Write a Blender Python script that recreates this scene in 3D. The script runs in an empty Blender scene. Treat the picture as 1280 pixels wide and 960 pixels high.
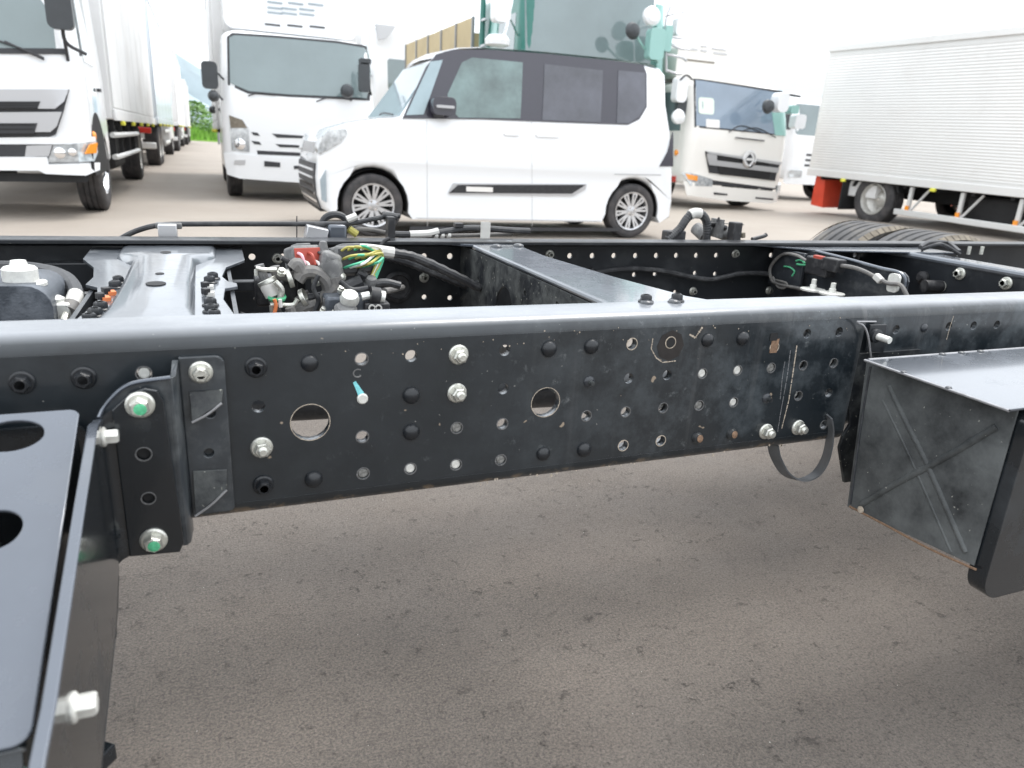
import bpy, bmesh, math, random
from mathutils import Vector as V, Matrix as M
from mathutils.geometry import tessellate_polygon
random.seed(7)
scene = bpy.context.scene
col = scene.collection
R = math.radians

# ------------------------------------------------------------------ camera
CAM = V((-0.032, -0.8347, 0.88))
_f, _yaw, _pit, _rol = 910.58, 0.398318, 0.3148416, 0.0562071
FWD = V((math.sin(_yaw)*math.cos(_pit), math.cos(_yaw)*math.cos(_pit), -math.sin(_pit)))
_r0 = V((math.cos(_yaw), -math.sin(_yaw), 0)); _u0 = _r0.cross(FWD)
RGT = math.cos(_rol)*_r0 + math.sin(_rol)*_u0
UPV = -math.sin(_rol)*_r0 + math.cos(_rol)*_u0
cd = bpy.data.cameras.new("camera"); cam = bpy.data.objects.new("camera", cd); col.objects.link(cam)
cam.matrix_world = M(((RGT.x, UPV.x, -FWD.x, CAM.x), (RGT.y, UPV.y, -FWD.y, CAM.y), (RGT.z, UPV.z, -FWD.z, CAM.z), (0, 0, 0, 1)))
cd.sensor_width = 36; cd.lens = _f*36/1280; cd.clip_start = .02; cd.clip_end = 6000
cd.dof.use_dof = True; cd.dof.focus_distance = 1.25; cd.dof.aperture_fstop = 6.5
scene.camera = cam

# ------------------------------------------------------------------ light
SUN_EL, SUN_AZ = R(62), R(62)          # azimuth from +y towards +x
w = bpy.data.worlds.new("World"); scene.world = w; w.use_nodes = True
nt = w.node_tree; nt.nodes.clear(); N = nt.nodes.new; L = nt.links.new
out = N('ShaderNodeOutputWorld'); bg = N('ShaderNodeBackground'); bg.inputs[1].default_value = 0.1
sky = N('ShaderNodeTexSky'); sky.sky_type = 'NISHITA'; sky.sun_disc = False
sky.sun_elevation = SUN_EL; sky.sun_rotation = SUN_AZ; sky.altitude = 0; sky.dust_density = 2.0
tc = N('ShaderNodeTexCoord'); sep = N('ShaderNodeSeparateXYZ'); L(tc.outputs['Generated'], sep.inputs[0])
ramp = N('ShaderNodeMapRange'); ramp.inputs[1].default_value = 0; ramp.inputs[2].default_value = 1
ramp.inputs[3].default_value = 0.80; ramp.inputs[4].default_value = 1.18; L(sep.outputs[2], ramp.inputs[0])
nz = N('ShaderNodeTexNoise'); nz.inputs['Scale'].default_value = 2.2; nz.inputs['Detail'].default_value = 5
L(tc.outputs['Generated'], nz.inputs[0])
nr = N('ShaderNodeMapRange'); nr.inputs[1].default_value = .3; nr.inputs[2].default_value = .7
nr.inputs[3].default_value = .9; nr.inputs[4].default_value = 1.1; L(nz.outputs[0], nr.inputs[0])
mu = N('ShaderNodeMath'); mu.operation = 'MULTIPLY'; L(ramp.outputs[0], mu.inputs[0]); L(nr.outputs[0], mu.inputs[1])
cl = N('ShaderNodeVectorMath'); cl.operation = 'SCALE'; cl.inputs[0].default_value = (9.4, 9.75, 10.1); L(mu.outputs[0], cl.inputs['Scale'])
mx = N('ShaderNodeMix'); mx.data_type = 'RGBA'; mx.inputs[0].default_value = .86
L(sky.outputs[0], mx.inputs[6]); L(cl.outputs[0], mx.inputs[7]); L(mx.outputs[2], bg.inputs[0]); L(bg.outputs[0], out.inputs[0])
sd = bpy.data.lights.new("sun", 'SUN'); sd.energy = 1.0; sd.angle = R(26); sd.color = (1, .965, .92)
so = bpy.data.objects.new("sun", sd); col.objects.link(so)
sdir = V((math.sin(SUN_AZ)*math.cos(SUN_EL), math.cos(SUN_AZ)*math.cos(SUN_EL), math.sin(SUN_EL)))
so.rotation_euler = (-sdir).to_track_quat('-Z', 'Y').to_euler()
vs = scene.view_settings; vs.view_transform = 'Standard'; vs.look = 'None'; vs.exposure = 1.25; vs.gamma = 1; vs.use_curve_mapping = False

# ------------------------------------------------------------------ where a sight line meets a real plane
def ray(x, y): return FWD + RGT*((x-640)/_f) + UPV*((480-y)/_f)
def onx(x, y, X): d = ray(x, y); return CAM + d*((X-CAM.x)/d.x)
def ony(x, y, Y): d = ray(x, y); return CAM + d*((Y-CAM.y)/d.y)
def onz(x, y, Z=0.): d = ray(x, y); return CAM + d*((Z-CAM.z)/d.z)

# ------------------------------------------------------------------ materials
MT = {}
def mat(name, c, rough=.5, metal=0., var=.0, vscale=8., dust=None, dscale=20., damt=.5, dthr=(.5, .7), bump=0., bscale=200., coat=0., speck=None, spthr=.74, spscale=260., spec=.5, trans=0., emit=None, alpha=None, ior=1.45):
    m = bpy.data.materials.new(name); m.use_nodes = True; t = m.node_tree; n = t.nodes.new; l = t.links.new
    b = t.nodes['Principled BSDF']
    b.inputs['Base Color'].default_value = (*c, 1); b.inputs['Roughness'].default_value = rough
    b.inputs['Metallic'].default_value = metal; b.inputs['Coat Weight'].default_value = coat; b.inputs['Coat Roughness'].default_value = .08
    b.inputs['Specular IOR Level'].default_value = spec; b.inputs['Transmission Weight'].default_value = trans; b.inputs['IOR'].default_value = ior
    if emit: b.inputs['Emission Color'].default_value = (*emit[0], 1); b.inputs['Emission Strength'].default_value = emit[1]
    if alpha is not None: b.inputs['Alpha'].default_value = alpha
    co = n('ShaderNodeTexCoord').outputs['Object']; last = None
    def noise(sc, det=6, ro=.6, src=co):
        q = n('ShaderNodeTexNoise'); q.inputs['Scale'].default_value = sc; q.inputs['Detail'].default_value = det; q.inputs['Roughness'].default_value = ro; l(src, q.inputs[0]); return q.outputs[0]
    def mrange(src, a, b_, c_, d):
        q = n('ShaderNodeMapRange'); l(src, q.inputs[0])
        for i, v in enumerate((a, b_, c_, d)): q.inputs[i+1].default_value = v
        return q.outputs[0]
    def mix(fac, A, B):
        q = n('ShaderNodeMix'); q.data_type = 'RGBA'; l(fac, q.inputs[0])
        for i, v in ((6, A), (7, B)):
            if hasattr(v, 'is_linked') or hasattr(v, 'links'): l(v, q.inputs[i])
            else: q.inputs[i].default_value = (*v, 1)
        return q.outputs[2]
    if var: last = mix(mrange(noise(vscale), .3, .7, 0, 1), tuple(x*(1-var) for x in c), tuple(min(1, x*(1+var)) for x in c))
    if dust:
        last = mix(mrange(noise(dscale, 9, .7), dthr[0], dthr[1], 0, damt), last or c, dust)
        l(mrange(noise(dscale, 9, .7), dthr[0], dthr[1], rough, min(1, rough+.35)), b.inputs['Roughness'])
    if speck: last = mix(mrange(noise(spscale, 2, .5), spthr, spthr+.03, 0, 1), last or c, speck)
    if last: l(last, b.inputs['Base Color'])
    if bump:
        q = n('ShaderNodeBump'); q.inputs['Strength'].default_value = bump; q.inputs['Distance'].default_value = .002
        l(noise(bscale, 4), q.inputs['Height']); l(q.outputs[0], b.inputs['Normal'])
    MT[name] = m; return m
mat('frame_paint', (.0135, .0155, .0185), .36, var=.25, vscale=6, dust=(.11, .12, .125), dscale=14, damt=.22, dthr=(.5, .78), bump=.12, bscale=120, coat=.12, speck=(.22, .22, .2), spthr=.765, spscale=170)
mat('dirty_paint', (.014, .016, .019), .45, var=.3, vscale=9, dust=(.17, .18, .17), dscale=16, damt=.6, dthr=(.42, .72), bump=.3, bscale=160, speck=(.3, .3, .26), spthr=.70, spscale=190)
mat('satin_plate', (.085, .098, .12), .24, metal=.5, var=.12, vscale=5, dust=(.12, .13, .14), dscale=9, damt=.2, bump=.03, bscale=60, coat=.9)
mat('pale_plate', (.13, .145, .165), .28, metal=.4, var=.12, vscale=6, dust=(.34, .34, .34), dscale=10, damt=.3, bump=.04, bscale=60, coat=.8)
mat('dusty_side', (.022, .025, .028), .5, var=.3, vscale=9, dust=(.17, .18, .178), dscale=9, damt=.85, dthr=(.30, .72), bump=.3, bscale=160, speck=(.3, .3, .27), spthr=.735, spscale=150)
mat('bracket_grey', (.034, .040, .046), .32, var=.35, vscale=12, dust=(.16, .17, .17), dscale=20, damt=.5, dthr=(.46, .72), bump=.12, bscale=120, coat=.5, speck=(.3, .3, .28), spthr=.75, spscale=180)
mat('black_plate', (.012, .015, .018), .22, var=.2, dust=(.06, .07, .08), dscale=7, damt=.4, bump=.04, bscale=60, coat=.5)
mat('cross_paint', (.03, .034, .04), .3, var=.2, vscale=8, dust=(.2, .21, .21), dscale=24, damt=.35, dthr=(.5, .75), bump=.15, bscale=140, coat=.25, speck=(.3, .3, .28), spthr=.75, spscale=180)
mat('raw_edge', (.33, .33, .34), .4, metal=.5, var=.2, vscale=60)
mat('hole_edge', (.12, .12, .12), .5, var=.5, vscale=300)
mat('zinc', (.62, .62, .57), .34, metal=.75, var=.16, vscale=160, dust=(.42, .42, .36), dscale=140, damt=.6, bump=.2, bscale=500)
mat('plastic_strap', (.10, .105, .11), .4, var=.2, vscale=30)
mat('dull_steel', (.22, .22, .21), .5, metal=.4, var=.5, vscale=200)
mat('zinc_light', (.72, .72, .68), .42, metal=.35, var=.14, vscale=120)
mat('green_mark', (.10, .46, .24), .5, var=.3, vscale=300)
mat('cyan_mark', (.22, .62, .66), .6, var=.2, vscale=200)
mat('rust', (.20, .125, .08), .8, var=.4, vscale=250, bump=.4, bscale=400)
mat('tan_scratch', (.42, .36, .29), .8, var=.4, vscale=300)
mat('bare_patch', (.022, .019, .018), .5, var=.3, vscale=60)
mat('rubber', (.022, .022, .024), .6, var=.25, vscale=30, dust=(.1, .1, .1), dscale=30, damt=.3)
mat('hose_black', (.03, .031, .034), .42, var=.25, vscale=40, dust=(.16, .16, .155), dscale=40, damt=.4)
mat('hose_grey', (.14, .135, .13), .6, var=.25, vscale=40, dust=(.3, .28, .25), dscale=50, damt=.5)
mat('tape_white', (.55, .54, .51), .6, var=.08, vscale=60)
mat('plastic_black', (.02, .02, .022), .45, var=.2, vscale=50, dust=(.12, .12, .12), dscale=60, damt=.4)
mat('plastic_grey', (.13, .13, .13), .5, var=.2, vscale=60, dust=(.4, .4, .38), dscale=60, damt=.4)
mat('plastic_red', (.36, .06, .04), .5); mat('orange_tape', (.75, .22, .08), .6)
mat('wire_yellow', (.42, .38, .10), .45); mat('wire_green', (.08, .42, .25), .45); mat('wire_white', (.75, .73, .7), .45); mat('wire_pink', (.7, .4, .45), .45)
mat('cast_iron', (.075, .085, .10), .42, metal=.3, var=.3, vscale=20, dust=(.24, .26, .29), dscale=18, damt=.6, bump=.4, bscale=300)
mat('tyre', (.035, .035, .037), .75, var=.2, vscale=10, dust=(.11, .10, .098), dscale=9, damt=.7, dthr=(.4, .65), bump=.2, bscale=200)
mat('old_tyre', (.075, .074, .075), .8, var=.2, vscale=8, dust=(.24, .22, .19), dscale=9, damt=.7, bump=.3, bscale=200)
mat('tyre_shoulder', (.19, .165, .13), .85, var=.3, vscale=20)
mat('alloy', (.62, .62, .63), .3, metal=.8); mat('steel_rim', (.5, .49, .46), .42, metal=.5, var=.15, vscale=20)
mat('chrome', (.85, .85, .86), .12, metal=1)
mat('white_paint', (.80, .81, .82), .28, var=.012, vscale=1.5, coat=.6)
mat('cream_paint', (.80, .775, .73), .3, var=.02, vscale=1.5, coat=.5)
mat('van_paint', (.81, .825, .84), .2, coat=.9)
mat('white_box', (.74, .74, .735), .4, var=.04, vscale=.8, dust=(.5, .48, .44), dscale=1.1, damt=.18)
mat('alu_box', (.74, .735, .72), .34, metal=.15, var=.04, vscale=.7, dust=(.5, .46, .42), dscale=.9, damt=.2)
mat('navy_box', (.10, .12, .15), .35, var=.05, coat=.3); mat('bluewhite_box', (.68, .735, .79), .25, var=.05, vscale=.6, coat=.5)
mat('silver_trim', (.50, .50, .51), .3, metal=.6); mat('dark_trim', (.035, .036, .04), .4, var=.1)
mat('roof_dark', (.036, .034, .048), .22, coat=.7, var=.05)
mat('glass', (.17, .22, .225), .04, var=.14, vscale=.7, spec=.8, coat=.8)
mat('glass_blue', (.20, .26, .33), .04, var=.16, vscale=.7, spec=.8, coat=.8)
mat('glass_van', (.12, .18, .175), .03, var=.5, vscale=2.6, spec=.8, coat=.6)  # blotches in both van glasses imitate broken reflections and cabin shapes
mat('glass_van_dark', (.06, .062, .08), .03, var=.45, vscale=2.4, spec=.8, coat=.6)
mat('glass_screen', (.32, .42, .46), .04, var=.2, vscale=1.4, spec=.8, coat=.6)
mat('lamp_glass', (.55, .57, .58), .06, metal=.35, var=.35, vscale=26, coat=1)
mat('amber', (.85, .30, .03), .2, coat=.6); mat('red_lamp', (.5, .03, .02), .25, coat=.6)
mat('yellow_marker', (.75, .72, .08), .4); mat('red_flap', (.70, .075, .035), .5, var=.12, vscale=4)
mat('mirror_black', (.05, .055, .06), .35, var=.1); mat('seat_cream', (.7, .78, .68), .7)
mat('green_cab', (.02, .15, .12), .3, coat=.5, var=.06); mat('mint_cab', (.28, .50, .46), .3, coat=.5)
mat('tan_panel', (.46, .37, .21), .6, var=.1, vscale=2); mat('underbody', (.014, .014, .015), .7, var=.3)
mat('guard_rail', (.70, .70, .69), .35, metal=.3); mat('bark', (.1, .08, .06), .9)
mat('leaf', (.15, .26, .08), .6, var=.5, vscale=2); mat('grass', (.20, .38, .06), .8, var=.4, vscale=.8)
mat('hill', (.27, .33, .36), .95, var=.3, vscale=.01); mat('galv_pole', (.3, .31, .32), .5, metal=.4)
mat('wall_pale', (.6, .6, .58), .8, var=.06); mat('roof_bluegrey', (.30, .35, .38), .6, var=.1); mat('sign_text', (.3, .32, .33), .6)
mat('flower', (.6, .42, .42), .8, var=.4, vscale=3)

# web of the frame: the dirt and rubbed patches thicken towards the rear
def web_material():
    m = bpy.data.materials.new('web_paint'); m.use_nodes = True; t = m.node_tree; n = t.nodes.new; l = t.links.new
    b = t.nodes['Principled BSDF']; tco = n('ShaderNodeTexCoord'); s = n('ShaderNodeSeparateXYZ'); l(tco.outputs['Object'], s.inputs[0])
    def noise(sc, det=6, ro=.6, stretch=None):
        q = n('ShaderNodeTexNoise'); q.inputs['Scale'].default_value = sc; q.inputs['Detail'].default_value = det; q.inputs['Roughness'].default_value = ro
        if stretch:
            mp = n('ShaderNodeMapping'); mp.inputs['Scale'].default_value = stretch; l(tco.outputs['Object'], mp.inputs[0]); l(mp.outputs[0], q.inputs[0])
        else: l(tco.outputs['Object'], q.inputs[0])
        return q.outputs[0]
    def mr(src, a, b_, c, d):
        q = n('ShaderNodeMapRange'); l(src, q.inputs[0])
        for i, v in enumerate((a, b_, c, d)): q.inputs[i+1].default_value = v
        return q.outputs[0]
    def math_(op, a, b_):
        q = n('ShaderNodeMath'); q.operation = op
        for i, v in enumerate((a, b_)):
            if isinstance(v, (int, float)): q.inputs[i].default_value = v
            else: l(v, q.inputs[i])
        return q.outputs[0]
    def mix(f, A, B):
        q = n('ShaderNodeMix'); q.data_type = 'RGBA'; l(f, q.inputs[0])
        for i, v in ((6, A), (7, B)):
            if isinstance(v, tuple): q.inputs[i].default_value = (*v, 1)
            else: l(v, q.inputs[i])
        return q.outputs[2]
    base = mix(mr(noise(5), .3, .7, 0, 1), (.007, .011, .0145), (.014, .0195, .0245))
    far = mr(s.outputs[0], -.35, .25, .10, 1)          # object x: the frame's own origin lies .6 m back
    smear = math_('MULTIPLY', mr(noise(9, 10, .72), .47, .66, 0, .95), far)
    c = mix(smear, base, (.08, .094, .104))
    scuff = math_('MULTIPLY', mr(noise(48, 8, .8), .58, .70, 0, .9), math_('MULTIPLY', mr(noise(6, 4, .6), .48, .62, 0, 1), mr(s.outputs[0], -.4, .2, .25, 1)))
    c = mix(scuff, c, (.20, .215, .22))
    dark = mr(noise(13, 6, .7), .6, .72, 0, .7)
    c = mix(dark, c, (.006, .008, .010))
    streak = math_('MULTIPLY', mr(noise(30, 5, .6, (1, 1, .07)), .58, .74, 0, .35), far)
    c = mix(streak, c, (.15, .15, .15))
    c = mix(mr(noise(150, 2, .5), .735, .76, 0, .8), c, (.26, .26, .24))
    c = mix(mr(noise(46, 2, .5), .755, .775, 0, .8), c, (.34, .27, .2))
    low = mr(s.outputs[2], .444, .456, 1, 0)
    c = mix(math_('MULTIPLY', mr(noise(36, 5, .7), .52, .6, 0, 1), low), c, (.24, .17, .1))
    # dust-pale tone on the flange's upward faces, painted in for sky sheen
    ge = n('ShaderNodeNewGeometry'); sn = n('ShaderNodeSeparateXYZ'); l(ge.outputs['Normal'], sn.inputs[0])
    top_sheen = math_('MULTIPLY', mr(sn.outputs[2], .55, .95, 0, 1), mr(noise(7, 8, .7, (.3, 1, 1)), .25, .7, .55, 1))
    c = mix(top_sheen, c, (.22, .235, .255))
    l(c, b.inputs['Base Color']); l(mr(noise(11, 8, .7), .4, .7, .3, .55), b.inputs['Roughness'])
    b.inputs['Coat Weight'].default_value = .55; b.inputs['Coat Roughness'].default_value = .16
    q = n('ShaderNodeBump'); q.inputs['Strength'].default_value = .18; q.inputs['Distance'].default_value = .002
    l(noise(70, 5, .6), q.inputs['Height']); l(q.outputs[0], b.inputs['Normal']); MT['web_paint'] = m
web_material()

def ground_material():
    m = bpy.data.materials.new('asphalt'); m.use_nodes = True; t = m.node_tree; n = t.nodes.new; l = t.links.new
    b = t.nodes['Principled BSDF']; co = n('ShaderNodeTexCoord').outputs['Object']
    def noise(sc, det=6, ro=.6, stretch=None, dist=0):
        q = n('ShaderNodeTexNoise'); q.inputs['Scale'].default_value = sc; q.inputs['Detail'].default_value = det; q.inputs['Roughness'].default_value = ro; q.inputs['Distortion'].default_value = dist
        if stretch:
            mp = n('ShaderNodeMapping'); mp.inputs['Scale'].default_value = stretch; l(co, mp.inputs[0]); l(mp.outputs[0], q.inputs[0])
        else: l(co, q.inputs[0])
        return q.outputs[0]
    def mr(src, a, b_, c, d):
        q = n('ShaderNodeMapRange'); l(src, q.inputs[0])
        for i, v in enumerate((a, b_, c, d)): q.inputs[i+1].default_value = v
        return q.outputs[0]
    def mix(f, A, B, mode='MIX'):
        q = n('ShaderNodeMix'); q.data_type = 'RGBA'; q.blend_type = mode; l(f, q.inputs[0])
        for i, v in ((6, A), (7, B)):
            if isinstance(v, tuple): q.inputs[i].default_value = (*v, 1)
            else: l(v, q.inputs[i])
        return q.outputs[2]
    c = mix(mr(noise(1.4, 5), .35, .65, 0, 1), (.088, .076, .065), (.126, .110, .095))
    c = mix(mr(noise(3.2, 6, .65), .50, .75, 0, .4), c, (.11, .088, .074))
    c = mix(mr(noise(230, 4, .7), .4, .7, 0, .6), c, (.29, .24, .20))
    c = mix(mr(noise(170, 5, .8), .52, .64, 0, .8), c, (.045, .038, .034)); c = mix(mr(noise(60, 7, .8), .54, .68, 0, .7), c, (.048, .040, .035)); c = mix(mr(noise(14, 8, .75), .52, .70, 0, .3), c, (.06, .05, .043))
    pit = mr(noise(27, 10, .82, None, .1), .58, .65, 0, .72)
    msk = mr(noise(2.2, 3), .35, .6, .35, 1)
    mm = n('ShaderNodeMath'); mm.operation = 'MULTIPLY'; l(pit, mm.inputs[0]); l(msk, mm.inputs[1])
    c = mix(mm.outputs[0], c, (.036, .030, .027))
    # open yard: paler colour painted in for its brighter light, plus darker wheel tracks
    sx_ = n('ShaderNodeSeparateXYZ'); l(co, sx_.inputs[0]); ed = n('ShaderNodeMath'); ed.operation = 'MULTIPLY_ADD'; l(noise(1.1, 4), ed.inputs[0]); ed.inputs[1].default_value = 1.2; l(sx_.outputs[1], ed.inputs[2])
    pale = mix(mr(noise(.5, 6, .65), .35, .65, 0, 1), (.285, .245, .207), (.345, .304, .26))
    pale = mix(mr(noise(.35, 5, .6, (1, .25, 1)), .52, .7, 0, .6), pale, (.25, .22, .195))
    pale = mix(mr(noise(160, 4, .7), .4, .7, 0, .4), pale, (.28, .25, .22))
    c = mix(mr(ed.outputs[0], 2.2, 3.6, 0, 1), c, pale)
    c = mix(mr(noise(120, 2, .5), .765, .78, 0, 1), c, (.55, .52, .46))
    l(c, b.inputs['Base Color']); l(mr(noise(4, 4), .3, .7, .62, .8), b.inputs['Roughness'])
    b.inputs['Specular IOR Level'].default_value = .5
    ad = n('ShaderNodeMath'); ad.operation = 'SUBTRACT'; l(noise(260, 4, .7), ad.inputs[0]); l(mm.outputs[0], ad.inputs[1])
    q = n('ShaderNodeBump'); q.inputs['Strength'].default_value = .8; q.inputs['Distance'].default_value = .004
    l(ad.outputs[0], q.inputs['Height']); l(q.outputs[0], b.inputs['Normal']); MT['asphalt'] = m
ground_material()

# ------------------------------------------------------------------ mesh helpers
def crspline(pts, n=6):
    P = [V(p) for p in pts]; P = [P[0]*2-P[1]] + P + [P[-1]*2-P[-2]]; o = []
    for i in range(1, len(P)-2):
        a, b, c, d = P[i-1:i+3]
        for k in range(n):
            t = k/n; o.append(.5*((2*b)+(c-a)*t+(2*a-5*b+4*c-d)*t*t+(3*b-a-3*c+d)*t**3))
    o.append(P[-2]); return o
def frame(n):
    n = V(n).normalized(); a = V((0, 0, 1)) if abs(n.z) < .9 else V((1, 0, 0))
    u = a.cross(n).normalized(); return u, n.cross(u), n
class MB:
    def __init__(s): s.v = []; s.f = []
    def add(s, vs_, fs): o = len(s.v); s.v += [V(q) for q in vs_]; s.f += [[i+o for i in f] for f in fs]; return s
    def box(s, c, d, rot=None):
        c = V(c); p = []
        for z in (-1, 1):
            for y in (-1, 1):
                for x in (-1, 1):
                    q = V((x*d[0]/2, y*d[1]/2, z*d[2]/2)); p.append(c + (rot @ q if rot else q))
        return s.add(p, [(0, 2, 3, 1), (4, 5, 7, 6), (0, 1, 5, 4), (2, 6, 7, 3), (0, 4, 6, 2), (1, 3, 7, 5)])
    def lathe(s, c, ax, prof, n=24, a0=0, caps=True):
        u, v_, w_ = frame(ax); c = V(c); p = []
        for r_, h in prof:
            for k in range(n):
                a = a0+2*math.pi*k/n; p.append(c+w_*h+(u*math.cos(a)+v_*math.sin(a))*r_)
        fs = [(i*n+k, i*n+(k+1) % n, (i+1)*n+(k+1) % n, (i+1)*n+k) for i in range(len(prof)-1) for k in range(n)]
        if caps: fs += [tuple(range(n))[::-1], tuple((len(prof)-1)*n+k for k in range(n))]
        return s.add(p, fs)
    def cyl(s, a, b, r, n=12, r2=None):
        a, b = V(a), V(b); return s.lathe(a, b-a, [(r, 0), (r if r2 is None else r2, (b-a).length)], n)
    def tube(s, pts, r, n=8, smooth=5, wob=None):
        P = crspline(pts, smooth) if smooth and len(pts) > 2 else [V(p) for p in pts]
        t = (P[1]-P[0]).normalized(); u, v_, _ = frame(t); o = []
        for i, p in enumerate(P):
            t2 = (P[min(i+1, len(P)-1)]-P[max(i-1, 0)]).normalized()
            q = t.rotation_difference(t2); u = q @ u; v_ = q @ v_; t = t2
            rr = r if wob is None else r*(1+wob*((i % 2)*2-1))
            for k in range(n): a = 2*math.pi*k/n; o.append(p+(u*math.cos(a)+v_*math.sin(a))*rr)
        m_ = len(P)
        fs = [(i*n+k, i*n+(k+1) % n, (i+1)*n+(k+1) % n, (i+1)*n+k) for i in range(m_-1) for k in range(n)]
        fs += [tuple(range(n))[::-1], tuple((m_-1)*n+k for k in range(n))]
        return s.add(o, fs)
    def prism(s, poly, org, eu, ev, en, t):          # polygon (u,v) extruded by t along en
        org, eu, ev, en = V(org), V(eu), V(ev), V(en); n = len(poly)
        lo = [org+eu*a+ev*b for a, b in poly]; hi = [q+en*t for q in lo]
        tri = tessellate_polygon([[V((a, b, 0)) for a, b in poly]])
        fs = [tuple(q) for q in tri]+[tuple(n+i for i in q[::-1]) for q in tri]
        fs += [(i, (i+1) % n, n+(i+1) % n, n+i) for i in range(n)]
        return s.add(lo+hi, fs)
    def sweep(s, prof, a, b):                         # closed (y,z) profile from x=a to x=b
        n = len(prof); s.add([V((a, y, z)) for y, z in prof]+[V((b, y, z)) for y, z in prof],
                             [(i, (i+1) % n, n+(i+1) % n, n+i) for i in range(n)]+[tuple(range(n))[::-1], tuple(range(n, 2*n))]); return s
    def mesh(s, name, m, angle=32, off=None, fix=True):
        me = bpy.data.meshes.new(name); me.from_pydata([q-off if off else q for q in s.v], [], s.f)
        if fix:
            b = bmesh.new(); b.from_mesh(me); bmesh.ops.remove_doubles(b, verts=b.verts, dist=1e-6); bmesh.ops.recalc_face_normals(b, faces=b.faces); b.to_mesh(me); b.free()
        me.materials.append(MT[m] if isinstance(m, str) else m)
        if angle: me.shade_smooth(); me.set_sharp_from_angle(angle=R(angle))
        return me
    def build(s, name, m, parent=None, angle=32, bevel=0, **k):
        off = wloc(parent) if parent else None
        o = bpy.data.objects.new(name, s.mesh(name, m, angle, off)); col.objects.link(o); o.parent = parent
        if bevel:
            q = o.modifiers.new('bevel', 'BEVEL'); q.width = bevel; q.segments = 2; q.limit_method = 'ANGLE'; q.angle_limit = R(40)
        tag(o, **k); return o
def wloc(o):
    p = V((0, 0, 0))
    while o: p = p+o.location; o = o.parent
    return p
def tag(o, label=None, category=None, group=None, kind=None):
    for k, v_ in (('label', label), ('category', category), ('group', group), ('kind', kind)):
        if v_: o[k] = v_
    return o
def empty(name, loc, label, category, group=None):
    o = bpy.data.objects.new(name, None); col.objects.link(o); o.location = loc; o.empty_display_size = .3
    return tag(o, label, category, group)
def circ(cx, cy, r, n=20, ry=None): return [(cx+r*math.cos(2*math.pi*k/n), cy+(ry or r)*math.sin(2*math.pi*k/n)) for k in range(n)]
def rrect(x0, y0, x1, y1, r, n=5):
    if not isinstance(r, (tuple, list)): r = (r,)*4
    o = []
    for (cx, cy, a0), q in zip(((x1, y0, -90), (x1, y1, 0), (x0, y1, 90), (x0, y0, 180)), r):
        sx = -1 if cx == x1 else 1; sy = -1 if cy == y1 else 1
        if q <= 0: o.append((cx, cy)); continue
        for k in range(n+1): a = R(a0+90*k/n); o.append((cx+sx*q+q*math.cos(a), cy+sy*q+q*math.sin(a)))
    return o
def plate(name, outer, holes, t, org, eu, ev, m, parent, bevel=.0008, **k):
    """flat sheet with real holes: outline in (u,v), thickness t centred on org plane"""
    cu = bpy.data.curves.new(name, 'CURVE'); cu.dimensions = '2D'; cu.fill_mode = 'BOTH'
    cu.extrude = max(t/2-bevel, 1e-5); cu.bevel_depth = bevel; cu.offset = -bevel; cu.bevel_resolution = 1
    for poly in [outer]+list(holes):
        sp = cu.splines.new('POLY'); sp.points.add(len(poly)-1); sp.use_cyclic_u = True
        for q, (a, b) in zip(sp.points, poly): q.co = (a, b, 0, 1)
    tmp = bpy.data.objects.new('tmp', cu); col.objects.link(tmp)
    dg = bpy.context.evaluated_depsgraph_get(); me = bpy.data.meshes.new_from_object(tmp.evaluated_get(dg)); bpy.data.objects.remove(tmp)
    eu, ev = V(eu), V(ev); en = eu.cross(ev); p0 = V(org)-(wloc(parent) if parent else V())
    for v_ in me.vertices: c = v_.co; v_.co = p0+eu*c.x+ev*c.y+en*c.z
    me.materials.clear(); me.materials.append(MT[m]); me.name = name
    b = bmesh.new(); b.from_mesh(me); bmesh.ops.remove_doubles(b, verts=b.verts, dist=1e-6); bmesh.ops.recalc_face_normals(b, faces=b.faces); b.to_mesh(me); b.free()
    me.shade_smooth(); me.set_sharp_from_angle(angle=R(17))
    o = bpy.data.objects.new(name, me); col.objects.link(o); o.parent = parent; tag(o, **k); return o
def inst(name, me, parent, loc, ax=(0, 0, 1), spin=0, sc=1, label=None):
    o = bpy.data.objects.new(name, me); col.objects.link(o); o.parent = parent
    u, v_, w_ = frame(ax); c, s_ = math.cos(spin), math.sin(spin); u, v_ = u*c+v_*s_, v_*c-u*s_
    loc = V(loc)-wloc(parent)
    o.matrix_local = M(((u.x*sc, v_.x*sc, w_.x*sc, loc.x), (u.y*sc, v_.y*sc, w_.y*sc, loc.y), (u.z*sc, v_.z*sc, w_.z*sc, loc.z), (0, 0, 0, 1)))
    if label: o['label'] = label
    return o

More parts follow.
